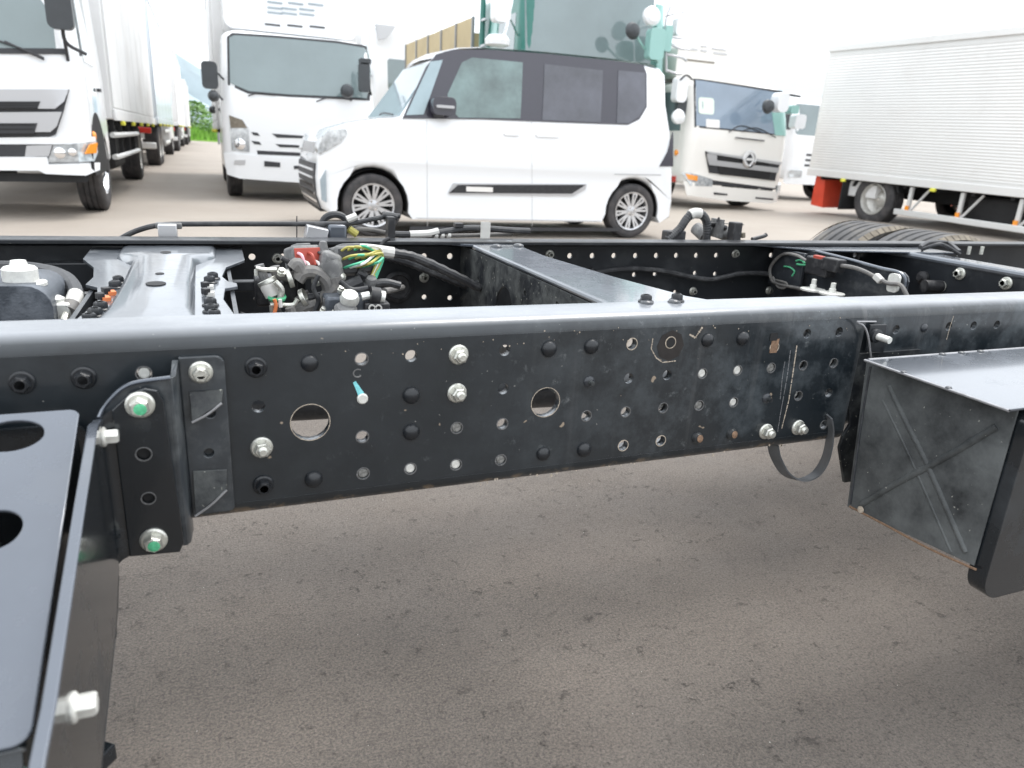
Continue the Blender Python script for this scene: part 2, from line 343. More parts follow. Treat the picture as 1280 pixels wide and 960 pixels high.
# shared fasteners (axis +z, sitting on z=0), metres
def hexring(r, z): return (r, z)
def bolt_mesh(name, m, r=.0088, flange=.0125, h=.009, recess=True):
    b = MB(); b.lathe((0, 0, 0), (0, 0, 1), [(flange, 0), (flange, .0018), (flange*.86, .0034), (r*.9, .0036)], 24)
    b.lathe((0, 0, .003), (0, 0, 1), [(r, 0), (r, h-.0022), (r*.86, h)], 6)
    if recess: b.lathe((0, 0, h+.003), (0, 0, 1), [(r*.7, 0), (r*.66, .0006), (r*.52, .0006), (r*.5, -.0006)], 18)
    return b.mesh(name, m, 28)
def stud_mesh(name, m, r=.0095, flange=.0128, h=.0105, stud=.0085, sr=.0056):
    b = MB(); b.lathe((0, 0, 0), (0, 0, 1), [(flange, 0), (flange, .0016), (flange*.88, .0034), (r, .0036)], 24)
    b.lathe((0, 0, .003), (0, 0, 1), [(r, 0), (r, h-.002), (r*.84, h)], 6)
    prof = []
    for k in range(int(stud/.0012)): prof += [(sr, h+k*.0012), (sr*.88, h+k*.0012+.0006)]
    b.lathe((0, 0, 0), (0, 0, 1), prof+[(sr*.7, h+stud)], 16); return b.mesh(name, m, 28)
def dome_mesh(name, m, r=.0115, h=.0085):
    b = MB(); b.lathe((0, 0, 0), (0, 0, 1), [(r*math.cos(R(a)), h*math.sin(R(a))) for a in (0, 14, 30, 46, 62, 78, 86)], 22); return b.mesh(name, m, 60)
def plug_mesh(name, m, r=.0073):
    b = MB(); b.lathe((0, 0, -.006), (0, 0, 1), [(r, 0), (r, .0055), (r*.8, .0066)], 18); return b.mesh(name, m, 30)
def rim_mesh(name, m, r=.0075):
    b = MB(); b.lathe((0, 0, 0), (0, 0, 1), [(r*1.0, -.002), (r*1.03, .0004), (r*1.17, .0004), (r*1.22, -.0006)], 20, caps=False); return b.mesh(name, m, 60)
ZB, BB = bolt_mesh('zinc_bolt', 'zinc'), bolt_mesh('black_bolt', 'frame_paint', .0092, .0122, .0085)
ZS = stud_mesh('zinc_nut', 'zinc'); RV = dome_mesh('rivet', 'frame_paint'); RVR = dome_mesh('rusty_rivet', 'dirty_paint', .0105, .0085)
PG = plug_mesh('plug', 'zinc_light'); PG2 = plug_mesh('plug_dull', 'dull_steel'); RG = rim_mesh('rim', 'tan_scratch'); RGB = rim_mesh('rim_grey', 'hole_edge', .0072)
BRV = dome_mesh('small_rivet', 'cross_paint', .011, .006)

# ------------------------------------------------------------------ ground and far setting
ZR = .630; ZT = ZR+.043; ZBOT = .441
b = MB(); s_ = [-900, -60, -12, -2, 3, 14, 60, 900]
b.add([(x, y, 0) for y in s_ for x in s_], [(j*8+i, j*8+i+1, j*8+i+9, j*8+i+8) for j in range(7) for i in range(7)])
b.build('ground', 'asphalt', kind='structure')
b = MB()
for k, (x, y, sx, sy, a) in enumerate(((-140, 620, 190, 80, .0), (-20, 760, 160, 100, .3), (-420, 700, 260, 110, .2))):
    n = 14
    pts = []
    for j in range(n+1):
        for i in range(n+1):
            u, v_ = i/n*2-1, j/n*2-1; h = max(0, math.cos(u*math.pi/2))*max(0, math.cos(v_*math.pi/2))
            h = h**.8*(46+14*math.sin(k*2+u*5+a)+7*math.sin(u*13+k)+5*math.sin(v_*9))
            pts.append((x+u*sx, y+v_*sy, h-.5))
    b.add(pts, [(j*(n+1)+i, j*(n+1)+i+1, (j+1)*(n+1)+i+1, (j+1)*(n+1)+i) for j in range(n) for i in range(n)])
b.build('hills', 'hill', kind='structure')
# grass verge beyond the yard
b = MB(); rnd = random.Random(3)
for _ in range(9000):
    x = rnd.uniform(-4, 12); y = rnd.uniform(62, 84); h = rnd.uniform(.5, 1.5)*(.5+.5*math.sin(x*1.1+y*.35)**2); a = rnd.uniform(0, 3.14); wd = rnd.uniform(.04, .12)
    dx, dy = math.cos(a)*wd, math.sin(a)*wd; l_ = rnd.uniform(-.2, .2)
    b.add([(x-dx, y-dy, 0), (x+dx, y+dy, 0), (x+l_, y+l_, h)], [(0, 1, 2)])
b.build('grass', 'grass', angle=0, kind='stuff')
b = MB(); b.box((4, 75, .04), (18, 28, .08)); b.build('verge', 'grass', kind='structure')
def bush(x, y, h, w_, m, label, name='bush', category='bush', n=420):
    root = empty(name, (x, y, 0), label, category); b = MB(); rn = random.Random(int(x*100))
    b.cyl((x, y, 0), (x, y, h*.6), .06, 7, .03)
    for k in range(6): a = k*1.05; b.cyl((x, y, h*.25), (x+math.cos(a)*w_*.35, y+math.sin(a)*w_*.35, h*.7), .03, 5, .012)
    b.build('trunk', 'bark', root); c = MB()
    for _ in range(n):
        t = rn.random()*6.28; p = rn.random()**.5; z = h*(.25+.72*rn.random()); rr = w_*.5*p*math.sqrt(max(.05, 1-((z/h-.55)/.5)**2))
        q = V((x+math.cos(t)*rr, y+math.sin(t)*rr, z)); nn = V((rn.uniform(-1, 1), rn.uniform(-1, 1), rn.uniform(-.2, 1))).normalized(); u, v_, _n = frame(nn); s = rn.uniform(.06, .16)*(h/2)
        c.add([q-u*s, q+v_*s*.6, q+u*s, q-v_*s*.6], [(0, 1, 2, 3)])
    c.build('crown', m, root, angle=0)
bush(1.1, 66, 2.6, 3.2, 'leaf', 'round green bush beyond the lane between the truck rows')
bush(3.2, 58, 1.5, 2.0, 'flower', 'pinkish shrub at the right foot of the distant verge', 'shrub', 'shrub')
bush(-.9, 72, 3.2, 3.0, 'leaf', 'dark green bush against the hill at the lane end', 'bush', 'bush')
pl = empty('utility_pole', (.85, 52, 0), 'thin grey pole standing at the far end of the lane', 'pole')
MB().cyl((.85, 52, 0), (.85, 52, 5.3), .09, 10, .06).build('shaft', 'galv_pole', pl)
MB().box((.85, 52, 4.5), (1.0, .08, .08)).build('crossarm', 'galv_pole', pl)
wb = empty('warehouse', (38, 34, 0), 'distant pale warehouse with blue grey gable roof behind the cream truck', 'building')
b = MB(); b.box((38, 40, 2.1), (14, 20, 4.2)); b.build('wall', 'wall_pale', wb)
b = MB(); b.prism([(-7.6, 4.1), (7.6, 4.1), (0, 6.6)], (38, 29.6, 0), (1, 0, 0), (0, 0, 1), (0, 1, 0), 20.8); rf = b.build('roof', 'roof_bluegrey', wb)
for k in range(5):
    MB().box((33+k*2.5, 29.98, 2.6), (1.4, .06, .9)).build('window', 'glass', wb)

# ------------------------------------------------------------------ wheels
def tyre_mb(c, ax, r, w_, n=40, groove=3, rin=.62):
    b = MB(); p = [(r*rin, -w_*.42), (r*(rin+.1), -w_*.5), (r*.9, -w_*.5), (r*.97, -w_*.44)]
    step = w_*.84/(groove+1)
    for g in range(groove+1):
        a = -w_*.42+g*step; p += [(r, a+.002), (r, a+step-.012)]
        if g < groove: p += [(r*.975, a+step-.010), (r*.975, a+step-.002)]
    p += [(r*.97, w_*.44), (r*.9, w_*.5), (r*(rin+.1), w_*.5), (r*rin, w_*.42)]
    return b.lathe(c, ax, p, n, caps=False)
def truck_wheel(root, c, r, w_, out_, hub='steel_rim', tm='tyre', front=True):
    """out_ = direction the outer face looks"""
    c = V(c); o = V(out_)
    wh = tyre_mb(c, o, r, w_).build('wheel', tm, root); rr = r*.63
    d = [(rr, w_*.45), (rr*.97, w_*.47), (rr*.9, w_*.36), (rr*.84, w_*.1), (rr*.5, w_*.16 if front else -w_*.2), (rr*.42, w_*.3 if front else -w_*.1), (rr*.2, w_*.42 if front else .0), (.01, w_*.42 if front else .0)]
    b = MB(); b.lathe(c, o, d, 28, caps=False); b.build('rim', hub, wh)
    u, v_, _ = frame(o); nb = MB()
    for k in range(8): a = k*math.pi/4; q = c+(u*math.cos(a)+v_*math.sin(a))*rr*.58; nb.cyl(q+o*w_*(.1 if front else -.2), q+o*w_*(.26 if front else -.05), .016, 6)
    nb.build('wheel_nuts', 'chrome', wh, kind='stuff'); return wh
def alloy_wheel(root, c, r, w_, o):
    c, o = V(c), V(o); wh = tyre_mb(c, o, r, w_, 48, 3, .70).build('wheel', 'tyre', root); rr = r*.71
    b = MB(); b.lathe(c, o, [(rr, w_*.46), (rr*.99, w_*.49), (rr*.93, w_*.47), (rr*.9, w_*.1), (rr*.9, -w_*.4)], 40, caps=False); b.build('rim', 'alloy', wh)
    MB().lathe(c, o, [(rr*.88, -w_*.1), (.02, -w_*.1)], 24, caps=False).build('brake_disc', 'underbody', wh)
    u, v_, _ = frame(o); sp = MB()
    for k in range(10):
        a0 = k*math.pi/5+.15
        for da in (-.115, .115):
            a = a0+da; a2 = a0+da*.55
            i = c+(u*math.cos(a2)+v_*math.sin(a2))*rr*.16+o*w_*.40; e = c+(u*math.cos(a)+v_*math.sin(a))*rr*.95+o*w_*.44
            t = (e-i).normalized(); sd_ = t.cross(o)*rr*.046
            sp.add([i-sd_*1.3, i+sd_*1.3, e+sd_, e-sd_, i-sd_*1.3-o*.02, i+sd_*1.3-o*.02, e+sd_-o*.02, e-sd_-o*.02], [(0, 1, 2, 3), (0, 4, 5, 1), (1, 5, 6, 2), (2, 6, 7, 3), (3, 7, 4, 0)])
        a = a0; e = c+(u*math.cos(a)+v_*math.sin(a))*rr*.93+o*w_*.44; sd_ = V(u*-math.sin(a)+v_*math.cos(a))*rr*.12
        i = c+(u*math.cos(a)+v_*math.sin(a))*rr*.86+o*w_*.44; sp.add([i-sd_, i+sd_, e+sd_, e-sd_], [(0, 1, 2, 3)])
    sp.build('spokes', 'alloy', wh, angle=20)
    MB().lathe(c+o*w_*.36, o, [(rr*.24, 0), (rr*.24, .012), (rr*.17, .02), (.003, .022)], 20).build('hub_cap', 'silver_trim', wh)
    nb = MB()
    for k in range(4): a = k*math.pi/2+.5; q = c+(u*math.cos(a)+v_*math.sin(a))*rr*.2; nb.cyl(q+o*w_*.4, q+o*(w_*.4+.018), .012, 6)
    nb.build('wheel_nuts', 'chrome', wh, kind='stuff'); return wh

# ------------------------------------------------------------------ patches that hug a curved body
def hug(poly, S, off, th, step=.12):
    """polygon (a,b) cut into a grid and laid on a surface S(a,b,d)->point, d metres proud of it"""
    bm = bmesh.new(); vs_ = [bm.verts.new((a, b_, 0)) for a, b_ in poly]; bm.faces.new(vs_)
    for ax in (0, 1):
        lo, hi = min(p[ax] for p in poly), max(p[ax] for p in poly); n = int((hi-lo)/step)
        for k in range(1, n+1):
            c = [0, 0, 0]; c[ax] = lo+(hi-lo)*k/(n+1); nn = [0, 0, 0]; nn[ax] = 1
            bmesh.ops.bisect_plane(bm, geom=bm.verts[:]+bm.edges[:]+bm.faces[:], plane_co=c, plane_no=nn)
    bmesh.ops.triangulate(bm, faces=[f for f in bm.faces if len(f.verts) > 4])
    bm.verts.index_update(); n = len(bm.verts); mb = MB()
    top = [S(v_.co.x, v_.co.y, off) for v_ in bm.verts]; bot = [S(v_.co.x, v_.co.y, off-th) for v_ in bm.verts]
    fs = [tuple(v_.index for v_ in f.verts) for f in bm.faces]
    fs += [(e.verts[0].index, e.verts[1].index, e.verts[1].index+n, e.verts[0].index+n) for e in bm.edges if e.is_boundary]
    bm.free(); return mb.add(top+bot, fs)

class Cab:
    """cab-over truck cab facing -y; front plane at y=Yf"""
    def __init__(s, root, Yf, x0, x1, zb, zw, zt, D, rake=.2, rc=.2, paint='white_paint', tuck=.0):
        s.root, s.Yf, s.x0, s.x1, s.zb, s.zw, s.zt, s.D, s.rake, s.rc = root, Yf, x0, x1, zb, zw, zt, D, rake, rc; s.paint = paint; s.tuck = tuck
        zs = [zb, zb+.05]+[zb+.05+(zt-.18-zb-.05)*k/7 for k in range(1, 8)]+[zt-.09, zt-.035, zt]
        m = MB(); rings = []
        for z in zs:
            hw, yf, rc_ = s.hw(z), s.yf(z), s.rc; xc = (x0+x1)/2; ins = .0
            if z > zt-.1: ins = (z-(zt-.1))**2/.1*1.2
            if z == zb: ins = .03
            hw -= ins; yf += ins; yb = Yf+D-ins; r = []
            for k in range(7): a = R(180+90*k/6); r.append((xc-hw+rc_+rc_*math.cos(a), yf+rc_+rc_*math.sin(a), z))
            for k in range(7): a = R(270+90*k/6); r.append((xc+hw-rc_+rc_*math.cos(a), yf+rc_+rc_*math.sin(a), z))
            r += [(xc+hw, yb, z), (xc-hw, yb, z)]; rings.append(r)
        n = len(rings[0])
        m.add([p for r in rings for p in r], [(i*n+k, i*n+(k+1) % n, (i+1)*n+(k+1) % n, (i+1)*n+k) for i in range(len(zs)-1) for k in range(n)]+[tuple(range(n)), tuple((len(zs)-1)*n+k for k in range(n))])
        s.body = m.build('cab', paint, root, angle=40)
    def hw(s, z):
        h = (s.x1-s.x0)/2
        return h-(.07*(z-s.zw)/(s.zt-s.zw) if z > s.zw else 0)
    def yf(s, z): return s.Yf+(s.rake*(z-s.zw)/(s.zt-s.zw) if z > s.zw else s.tuck*(s.zw-z))
    def S(s, x, z, d):
        xc = (s.x0+s.x1)/2; hw = s.hw(z); e = abs(x-xc)-(hw-s.rc); sg = 1 if x > xc else -1; y = s.yf(z); nx = 0; ny = -1
        if e > 0:
            e = min(e, s.rc*.995); a = math.asin(e/s.rc); y += s.rc*(1-math.cos(a)); nx = sg*math.sin(a); ny = -math.cos(a)
        return V((x+nx*d, y+ny*d, z))
    def px(s, pts):
        o = []
        for a, b_ in pts:
            y = s.Yf
            for _ in range(5):
                q = ony(a, b_, y); xc = (s.x0+s.x1)/2; q.x = max(xc-s.hw(q.z)*.998, min(xc+s.hw(q.z)*.998, q.x)); y = s.S(q.x, q.z, 0).y
            o.append((q.x, q.z))
        return o
    def patch(s, name, pts, off, m, parent=None, th=.03, world=False, step=.12, **k):
        poly = pts if world else s.px(pts)
        return hug(poly, s.S, off, th, step).build(name, m, parent or s.root, angle=35, **k)
    def side(s, name, poly, sx, off, m, parent=None, th=.03):      # (y,z) polygon on the side, sx=-1/+1
        xc = (s.x0+s.x1)/2
        return hug(poly, lambda y, z, d: V((xc+sx*(s.hw(z)+d), y, z)), off, th, .2).build(name, m, parent or s.root, angle=35)
def mirror(root, c, w_, h, d, arm_from, m='mirror_black', arm='mirror_black'):
    c = V(c); mi = MB().prism(rrect(-w_/2, -h/2, w_/2, h/2, min(w_, h)*.28), c-V((0, d/2, 0)), (1, 0, 0), (0, 0, 1), (0, 1, 0), d).build('mirror', m, root, bevel=.012)
    MB().prism(rrect(-w_*.42, -h*.43, w_*.42, h*.43, min(w_, h)*.25), c+V((0, d/2, 0)), (1, 0, 0), (0, 0, 1), (0, 1, 0), .004).build('mirror_glass', 'chrome', mi)
    MB().tube([arm_from, (V(arm_from)+c)/2+V((0, -.03, .05)), c], .014, 7).build('mirror_arm', arm, root); return mi
def round_mirror(root, c, r, arm_from, m='mirror_black'):
    c = V(c); MB().lathe(c-V((0, .07, 0)), (0, 1, 0), [(r*.3, 0), (r*.75, .02), (r, .07), (r*.98, .09)], 20).build('mirror', m, root)
    MB().tube([arm_from, (V(arm_from)+c)/2+V((0, 0, .04)), c], .012, 7).build('mirror_arm', m, root)
def wiper(cab, pts, parent=None):
    P = [cab.S(x, z, .035) for x, z in cab.px(pts)]; MB().tube(P, .009, 6, 4).build('wiper', 'dark_trim', cab.root)
def cargo(root, x0, x1, y0, y1, z0, z1, m, panels=0, corr=False, side=-1, seam=0):
    """box body with its frame rails, panels on one side"""
    bd = MB(); bd.box(((x0+x1)/2, (y0+y1)/2, (z0+z1)/2), (x1-x0, y1-y0, z1-z0)); bd.build('cargo_box', m, root, bevel=.02)
    xs = x0 if side < 0 else x1; L_ = y1-y0
    if corr:
        n = int((z1-z0-.3)/.044); b = MB(); pts = []
        for k in range(n*2+1):
            z = z0+.16+k*.022; d = .003 if k % 2 else .008
            for y in (y0+.06, y1-.06): pts.append((xs+side*d, y, z))
        b.add(pts, [(2*k, 2*k+1, 2*k+3, 2*k+2) for k in range(n*2)]); b.build('corrugated_side', m, root, angle=0)
    for k in range(panels):
        a = y0+L_*k/panels; c = y0+L_*(k+1)/panels
        MB().box((xs+side*.011, (a+c)/2, (z0+z1)/2), (.02, c-a-.03, z1-z0-.25)).build('side_panel', m, root, bevel=.006)
    for zz, h in ((z0+.05, .12), (z1-.04, .1)): MB().box((xs+side*.016, (y0+y1)/2, zz), (.034, L_, h)).build('edge_rail', m, root, bevel=.008)
    for k in range(5):
        y = y0+L_*(k+.5)/5; MB().box((xs+side*.03, y, z0-.035), (.05, .09, .05)).build('marker_lamp', 'yellow_marker', root, bevel=.01)
    MB().box(((x0+x1)/2-.4, (y0+y1)/2, z0-.16), (.09, L_*.98, .24)).build('chassis_rail', 'underbody', root)
    MB().box(((x0+x1)/2+.4, (y0+y1)/2, z0-.16), (.09, L_*.98, .24)).build('chassis_rail', 'underbody', root)
    cb = MB()
    for k in range(int(L_/.6)): cb.box(((x0+x1)/2, y0+.3+k*.6, z0-.035), (x1-x0-.1, .06, .06))
    cb.build('floor_bearers', 'underbody', root, kind='stuff')

def vlab(g, l, c='truck'): return dict(label=l, category=c, group=g)
# ------------------------------------------------------------------ left truck (front visible)
def left_truck():
    Yf = 7.25; xr = -1.02; xl = xr-2.22
    t = empty('parked_truck', ((xl+xr)/2, Yf, 0), 'white medium truck with stacked silver grille, leftmost, standing nearest behind the frame', 'truck')
    c = Cab(t, Yf, xl, xr, .47, 1.32, 2.45, 1.55, .16, .2)
    c.patch('windshield', [(-110, 60), (112, 64), (104, 40), (96, -30), (88, -70), (-110, -70)], .004, 'glass', step=.2)
    c.patch('windshield_frame', [(104, 64), (118, 68), (106, -70), (92, -70)], .012, 'dark_trim', th=.03)
    c.patch('cowl_panel', [(-110, 60), (114, 64), (113, 71), (-110, 66)], .012, 'dark_trim')
    bn = [(-60, 78), (92, 82), (84, 118), (-60, 112)]
    c.patch('bonnet_panel', bn, .018, 'white_paint', th=.03)
    c.patch('grille_surround', [(-80, 112), (86, 112), (80, 138), (70, 168), (60, 172), (-80, 172)], .02, 'dark_trim')
    for pp in ([(-80, 112), (84, 112), (80, 127), (70, 136), (-80, 136)], [(-80, 141), (78, 140), (72, 158), (64, 165), (-80, 165)]):
        g = c.patch('grille_bar', pp, .05, 'silver_trim', th=.035)
    for y0, y1, x1_ in ((127, 136, 52), (154, 168, 48)):
        c.patch('grille_slot', [(-80, y0), (x1_, y0), (x1_-4, y1), (-80, y1)], .058, 'dark_trim', th=.02)
        for k in range(3): yy = y0+1.5+k*(y1-y0-3)/2; c.patch('grille_slat', [(-80, yy), (x1_-3, yy), (x1_-3, yy+.9), (-80, yy+.9)], .064, 'underbody', th=.01)
    c.patch('bumper_top', [(-90, 173), (121, 171), (119, 180), (-90, 180)], .035, 'white_paint', th=.06)
    c.patch('bumper_band', [(-90, 181), (66, 181), (62, 195), (-90, 196)], .028, 'dark_trim', th=.04)
    c.patch('intake_panel', [(34, 182), (66, 181), (62, 195), (32, 196)], .034, 'silver_trim', th=.02)
    c.patch('bumper', [(-90, 196), (60, 196), (62, 205), (119, 203), (118, 212), (104, 219), (58, 217), (50, 213), (-90, 212)], .05, 'white_paint', th=.08)
    h = c.patch('headlight', [(68, 183), (119, 176), (118, 190), (113, 201), (60, 203)], .042, 'lamp_glass', th=.05)
    c.patch('turn_lamp', [(108, 180), (117, 178), (114, 191), (103, 192)], .05, 'amber', h, th=.02)
    for q, r in (((76, 191), .05), ((90, 190), .035)):
        p = c.px([q])[0]; MB().lathe(c.S(p[0], p[1], .044), (0, -1, 0), [(r, 0), (r*.95, .012), (r*.6, .018), (.004, .02)], 18).build('lamp_lens', 'chrome', h)
    c.patch('skirt', [(-90, 213), (116, 219), (113, 228), (-90, 226)], -.03, 'underbody', th=.08)
    wiper(c, [(-20, 45), (30, 62), (56, 73)]); wiper(c, [(7, 52), (56, 75)])
    # side
    y = Yf
    c.side('door_window', [(y+.30, 1.42), (y+.95, 1.42), (y+.95, 2.2), (y+.42, 2.2)], 1, .004, 'glass')
    c.side('lower_window', [(y+.55, .98), (y+.82, .98), (y+.82, 1.28), (y+.52, 1.28)], 1, .004, 'glass')
    c.side('door', [(y+.28, .72), (y+1.12, .72), (y+1.12, 1.36), (y+.28, 1.36)], 1, .003, 'white_paint')
    MB().box((xr+.02, y+1.0, 1.2), (.03, .13, .03)).build('door_handle', 'dark_trim', t)
    q = ony(130, 158, Yf+.2); MB().lathe((xr-.005, Yf+.24, .66+.1), (1, 0, 0), [(.045, 0), (.045, .02), (.03, .035), (.003, .04)], 14).build('side_marker', 'amber', t)
    arch = MB(); 
    arch.prism([(Yf+.62+.56*math.cos(R(a)), .42+.56*math.sin(R(a))) for a in range(-5, 186, 12)]+[(Yf+.62-.49, .40), (Yf+.62+.49, .40)], (xr-.02, 0, 0), (0, 1, 0), (0, 0, 1), (1, 0, 0), .024)
    arch.build('wheel_arch', 'underbody', t)
    mirror(t, ony(74, 10, Yf-.18), .2, .34, .1, c.S(xr-.1, 1.40, 0), arm='dark_trim')
    MB().tube([ony(78, 20, Yf-.12), ony(82, 52, Yf-.06), ony(108, 68, Yf+.02)], .016, 7).build('mirror_stay', 'dark_trim', t)
    for xx in (xr-.12, xl+.12): truck_wheel(t, (xx, Yf+.97, .44), .44, .24, (1 if xx > -2 else -1, 0, 0), 'chrome')
    cargo(t, xl-.02, xr+.05, Yf+1.75, Yf+9.3, .93, 3.4, 'white_box', panels=7, side=1)
    for zz in (.52, .76): MB().tube([(xr+.02, Yf+1.75, zz), (xr+.05, Yf+1.9, zz), (xr+.05, Yf+4.9, zz), (xr+.02, Yf+5, zz)], .03, 8, 1).build('side_guard_bar', 'guard_rail', t)
    for k in range(4): MB().box((xr+.0, Yf+2.0+k*.9, .70), (.05, .05, .46)).build('guard_post', 'underbody', t)
    MB().box((xr-.35, Yf+3.4, .58), (.55, 1.4, .5)).build('fuel_tank', 'underbody', t, bevel=.05)
    for dy in (6.4,):
        for xx in (xr-.18, xl+.18): truck_wheel(t, (xx, Yf+dy, .44), .44, .3, (1 if xx > -2 else -1, 0, 0), front=False)
    return t
left_truck()
def rear_truck(x0, x1, y0, L_, z0, z1, m, label, name='parked_truck'):
    t = empty(name, ((x0+x1)/2, y0, 0), label, 'truck', None)
    cargo(t, x0, x1, y0, y0+L_, z0, z1, m, panels=5, side=1)
    xm = (x0+x1)/2
    for x in (x0+.28, x1-.28): MB().box((x, y0-.03, z0-.16), (.32, .07, .12)).build('tail_lamp', 'red_lamp', t, bevel=.015)
    MB().box((xm, y0-.01, z0+.02), (x1-x0, .08, .12)).build('rear_sill', 'guard_rail', t, bevel=.01)
    MB().box((xm, y0+.05, .48), (x1-x0-.1, .1, .13)).build('rear_bumper', 'guard_rail', t, bevel=.02)
    for sx in (-1, 1): MB().box((xm+sx*(x1-x0)*.25, y0-.012, (z0+z1)/2), ((x1-x0)*.48, .03, z1-z0-.3)).build('rear_door', m, t, bevel=.01)
    for yy in (y0+1.7, y0+2.7):
        for x in (x0+.2, x1-.2): truck_wheel(t, (x, yy, .46), .46, .3, (1 if x > xm else -1, 0, 0), front=False)
    for k in range(3): MB().box((x1-.03, y0+3.6+k*1.1, .66), (.05, .05, .5)).build('guard_post', 'guard_rail', t)
    for zz in (.5, .78): MB().box((x1, y0+4.8, zz), (.03, 2.8, .08)).build('side_guard_bar', 'guard_rail', t, bevel=.01)
    c = Cab(t, y0+L_+.25, x0+.05, x1-.05, .5, 1.5, 2.7, 1.9, .0, .12); MB().box((xm, y0+L_+1.1, 1.9), (x1-x0-.02, .8, .6)).build('cab_window', 'glass', t)
    for x in (x0+.2, x1-.2): truck_wheel(t, (x, y0+L_+1.1, .46), .46, .28, (1 if x > xm else -1, 0, 0))
    return t
rear_truck(-3.3, -.95, 17.4, 9.0, .95, 3.45, 'bluewhite_box', 'blue white box truck in the left row, directly behind the nearest one')
rear_truck(-3.3, -.9, 30.5, 9.5, .98, 3.6, 'white_box', 'pale box truck third in the left row, tail lamps showing')
rear_truck(-3.2, -.8, 44, 8.5, .98, 3.3, 'white_box', 'last small looking box truck at the far end of the left row')

# ------------------------------------------------------------------ light truck in the middle left
def light_truck():
    Yf = 9.8; a = ony(281, 200, Yf).x; xr = a+2.0
    t = empty('parked_truck', ((a+xr)/2, Yf, 0), 'white light truck with wide pale windscreen, black mirrors and slotted air deflector above', 'truck')
    c = Cab(t, Yf, a, xr, .36, 1.28, 2.12, 1.65, .22, .16)
    c.patch('windshield_seal', [(284, 46), (290, 41), (340, 44), (420, 51), (458, 58), (466, 66), (467, 90), (462, 126), (430, 124), (360, 121), (310, 117), (285, 106)], .006, 'dark_trim', th=.02)
    c.patch('windshield', [(287, 47), (293, 44), (340, 47), (420, 54), (455, 60), (462, 68), (463, 90), (458, 123), (430, 121), (360, 118), (311, 114), (288, 104)], .014, 'glass', th=.02)
    for p in ([(310, 120), (325, 116), (345, 119)], [(395, 127), (412, 122), (440, 125)]): wiper(c, p)
    p = c.px([(370, 160)])[0]
    for ra in ([(314, 165), (322, 166), (325, 170), (317, 169)], [(314, 176), (324, 177), (327, 181), (318, 180)], [(340, 167), (384, 170), (384, 173), (346, 172)], [(344, 180), (384, 182), (384, 185), (350, 184)], [(321, 188), (400, 192), (400, 196), (322, 193)]):
        c.patch('grille_slot', ra, .006, 'dark_trim', th=.02)
    h = c.patch('headlight', [(287, 144), (303, 150), (311, 160), (312, 190), (290, 188)], .014, 'lamp_glass', th=.03)
    q = c.px([(300, 180)])[0]; MB().lathe(c.S(q[0], q[1], .015), (-.3, -1, 0), [(.075, 0), (.07, .012), (.04, .02), (.004, .022)], 18).build('lamp_lens', 'chrome', h)
    c.patch('lamp_trim', [(287, 144), (303, 150), (309, 160), (289, 160)], .022, 'tyre_shoulder', h, th=.01)
    bp = c.patch('bumper', [(282, 191), (322, 195), (470, 206), (470, 234), (300, 223), (286, 218)], .03, 'white_paint', th=.06)
    c.patch('fog_lamp', [(294, 200), (307, 200), (306, 206), (293, 206)], .036, 'silver_trim', bp, th=.02)
    c.patch('number_plate_recess', [(330, 201), (350, 203), (350, 209), (330, 208)], .036, 'dark_trim', bp, th=.02)
    c.patch('number_plate_recess', [(367, 207), (373, 207), (373, 211), (367, 211)], .036, 'dark_trim', bp, th=.02)
    mirror(t, ony(262, 94, Yf), .19, .32, .12, c.S(a+.05, 1.5, 0)); round_mirror(t, ony(267, 120, Yf-.06), .07, c.S(a+.02, 1.25, 0))
    round_mirror(t, ony(266, 137, Yf+2.5), .06, (a, Yf+2.4, 1.15))
    mirror(t, ony(455, 97, Yf-.16), .14, .36, .1, c.S(xr-.06, 1.45, 0)); mirror(t, ony(456, 77, Yf-.16), .15, .07, .1, c.S(xr-.06, 1.75, 0)); round_mirror(t, ony(434, 114, Yf-.15), .09, c.S(xr-.35, 1.35, 0))
    c.side('door_window', [(Yf+.26, 1.32), (Yf+1.0, 1.32), (Yf+1.0, 1.95), (Yf+.42, 1.95)], -1, .004, 'glass')
    c.side('door', [(Yf+.24, .6), (Yf+1.1, .6), (Yf+1.1, 1.28), (Yf+.24, 1.28)], -1, .003, 'white_paint')
    MB().box((a-.01, Yf+1.0, 1.15), (.02, .12, .03)).build('door_handle', 'dark_trim', t)
    for x in (a+.13, xr-.13): truck_wheel(t, (x, Yf+.85, .37), .37, .2, (-1 if x < a+1 else 1, 0, 0))
    for x in (a+.2, xr-.2): truck_wheel(t, (x, Yf+4.2, .36), .36, .3, (-1 if x < a+1 else 1, 0, 0), front=False)
    MB().box(((a+xr)/2, Yf+.9, .42), (1.5, 1.4, .3)).build('engine_sump', 'underbody', t)
    cargo(t, a-.02, xr+.08, Yf+1.85, Yf+6.6, .9, 3.2, 'white_box', panels=6, side=-1)
    # refrigeration unit above the cab
    u = MB().prism(rrect(a+.12, 2.2, xr-.1, 3.05, .12), (0, Yf+.9, 0), (1, 0, 0), (0, 0, 1), (0, 1, 0), .95).build('cooling_unit', 'white_paint', t, bevel=.04)
    for yy, xs in ((2, (334, 360, 385)), (9, (334, 352, 374)), (15, (334, 352, 374)), (30, (331, 359, 387))):
        for x in xs:
            p, q = ony(x, yy+(x-334)*.05, Yf+.9), ony(x+19, yy+2.4+(x-334)*.05, Yf+.9)
            MB().box(((p.x+q.x)/2, Yf+.895, (p.z+q.z)/2), (q.x-p.x, .02, .02)).build('vent_slot', 'dark_trim' if yy > 25 else 'roof_bluegrey', u)
light_truck()
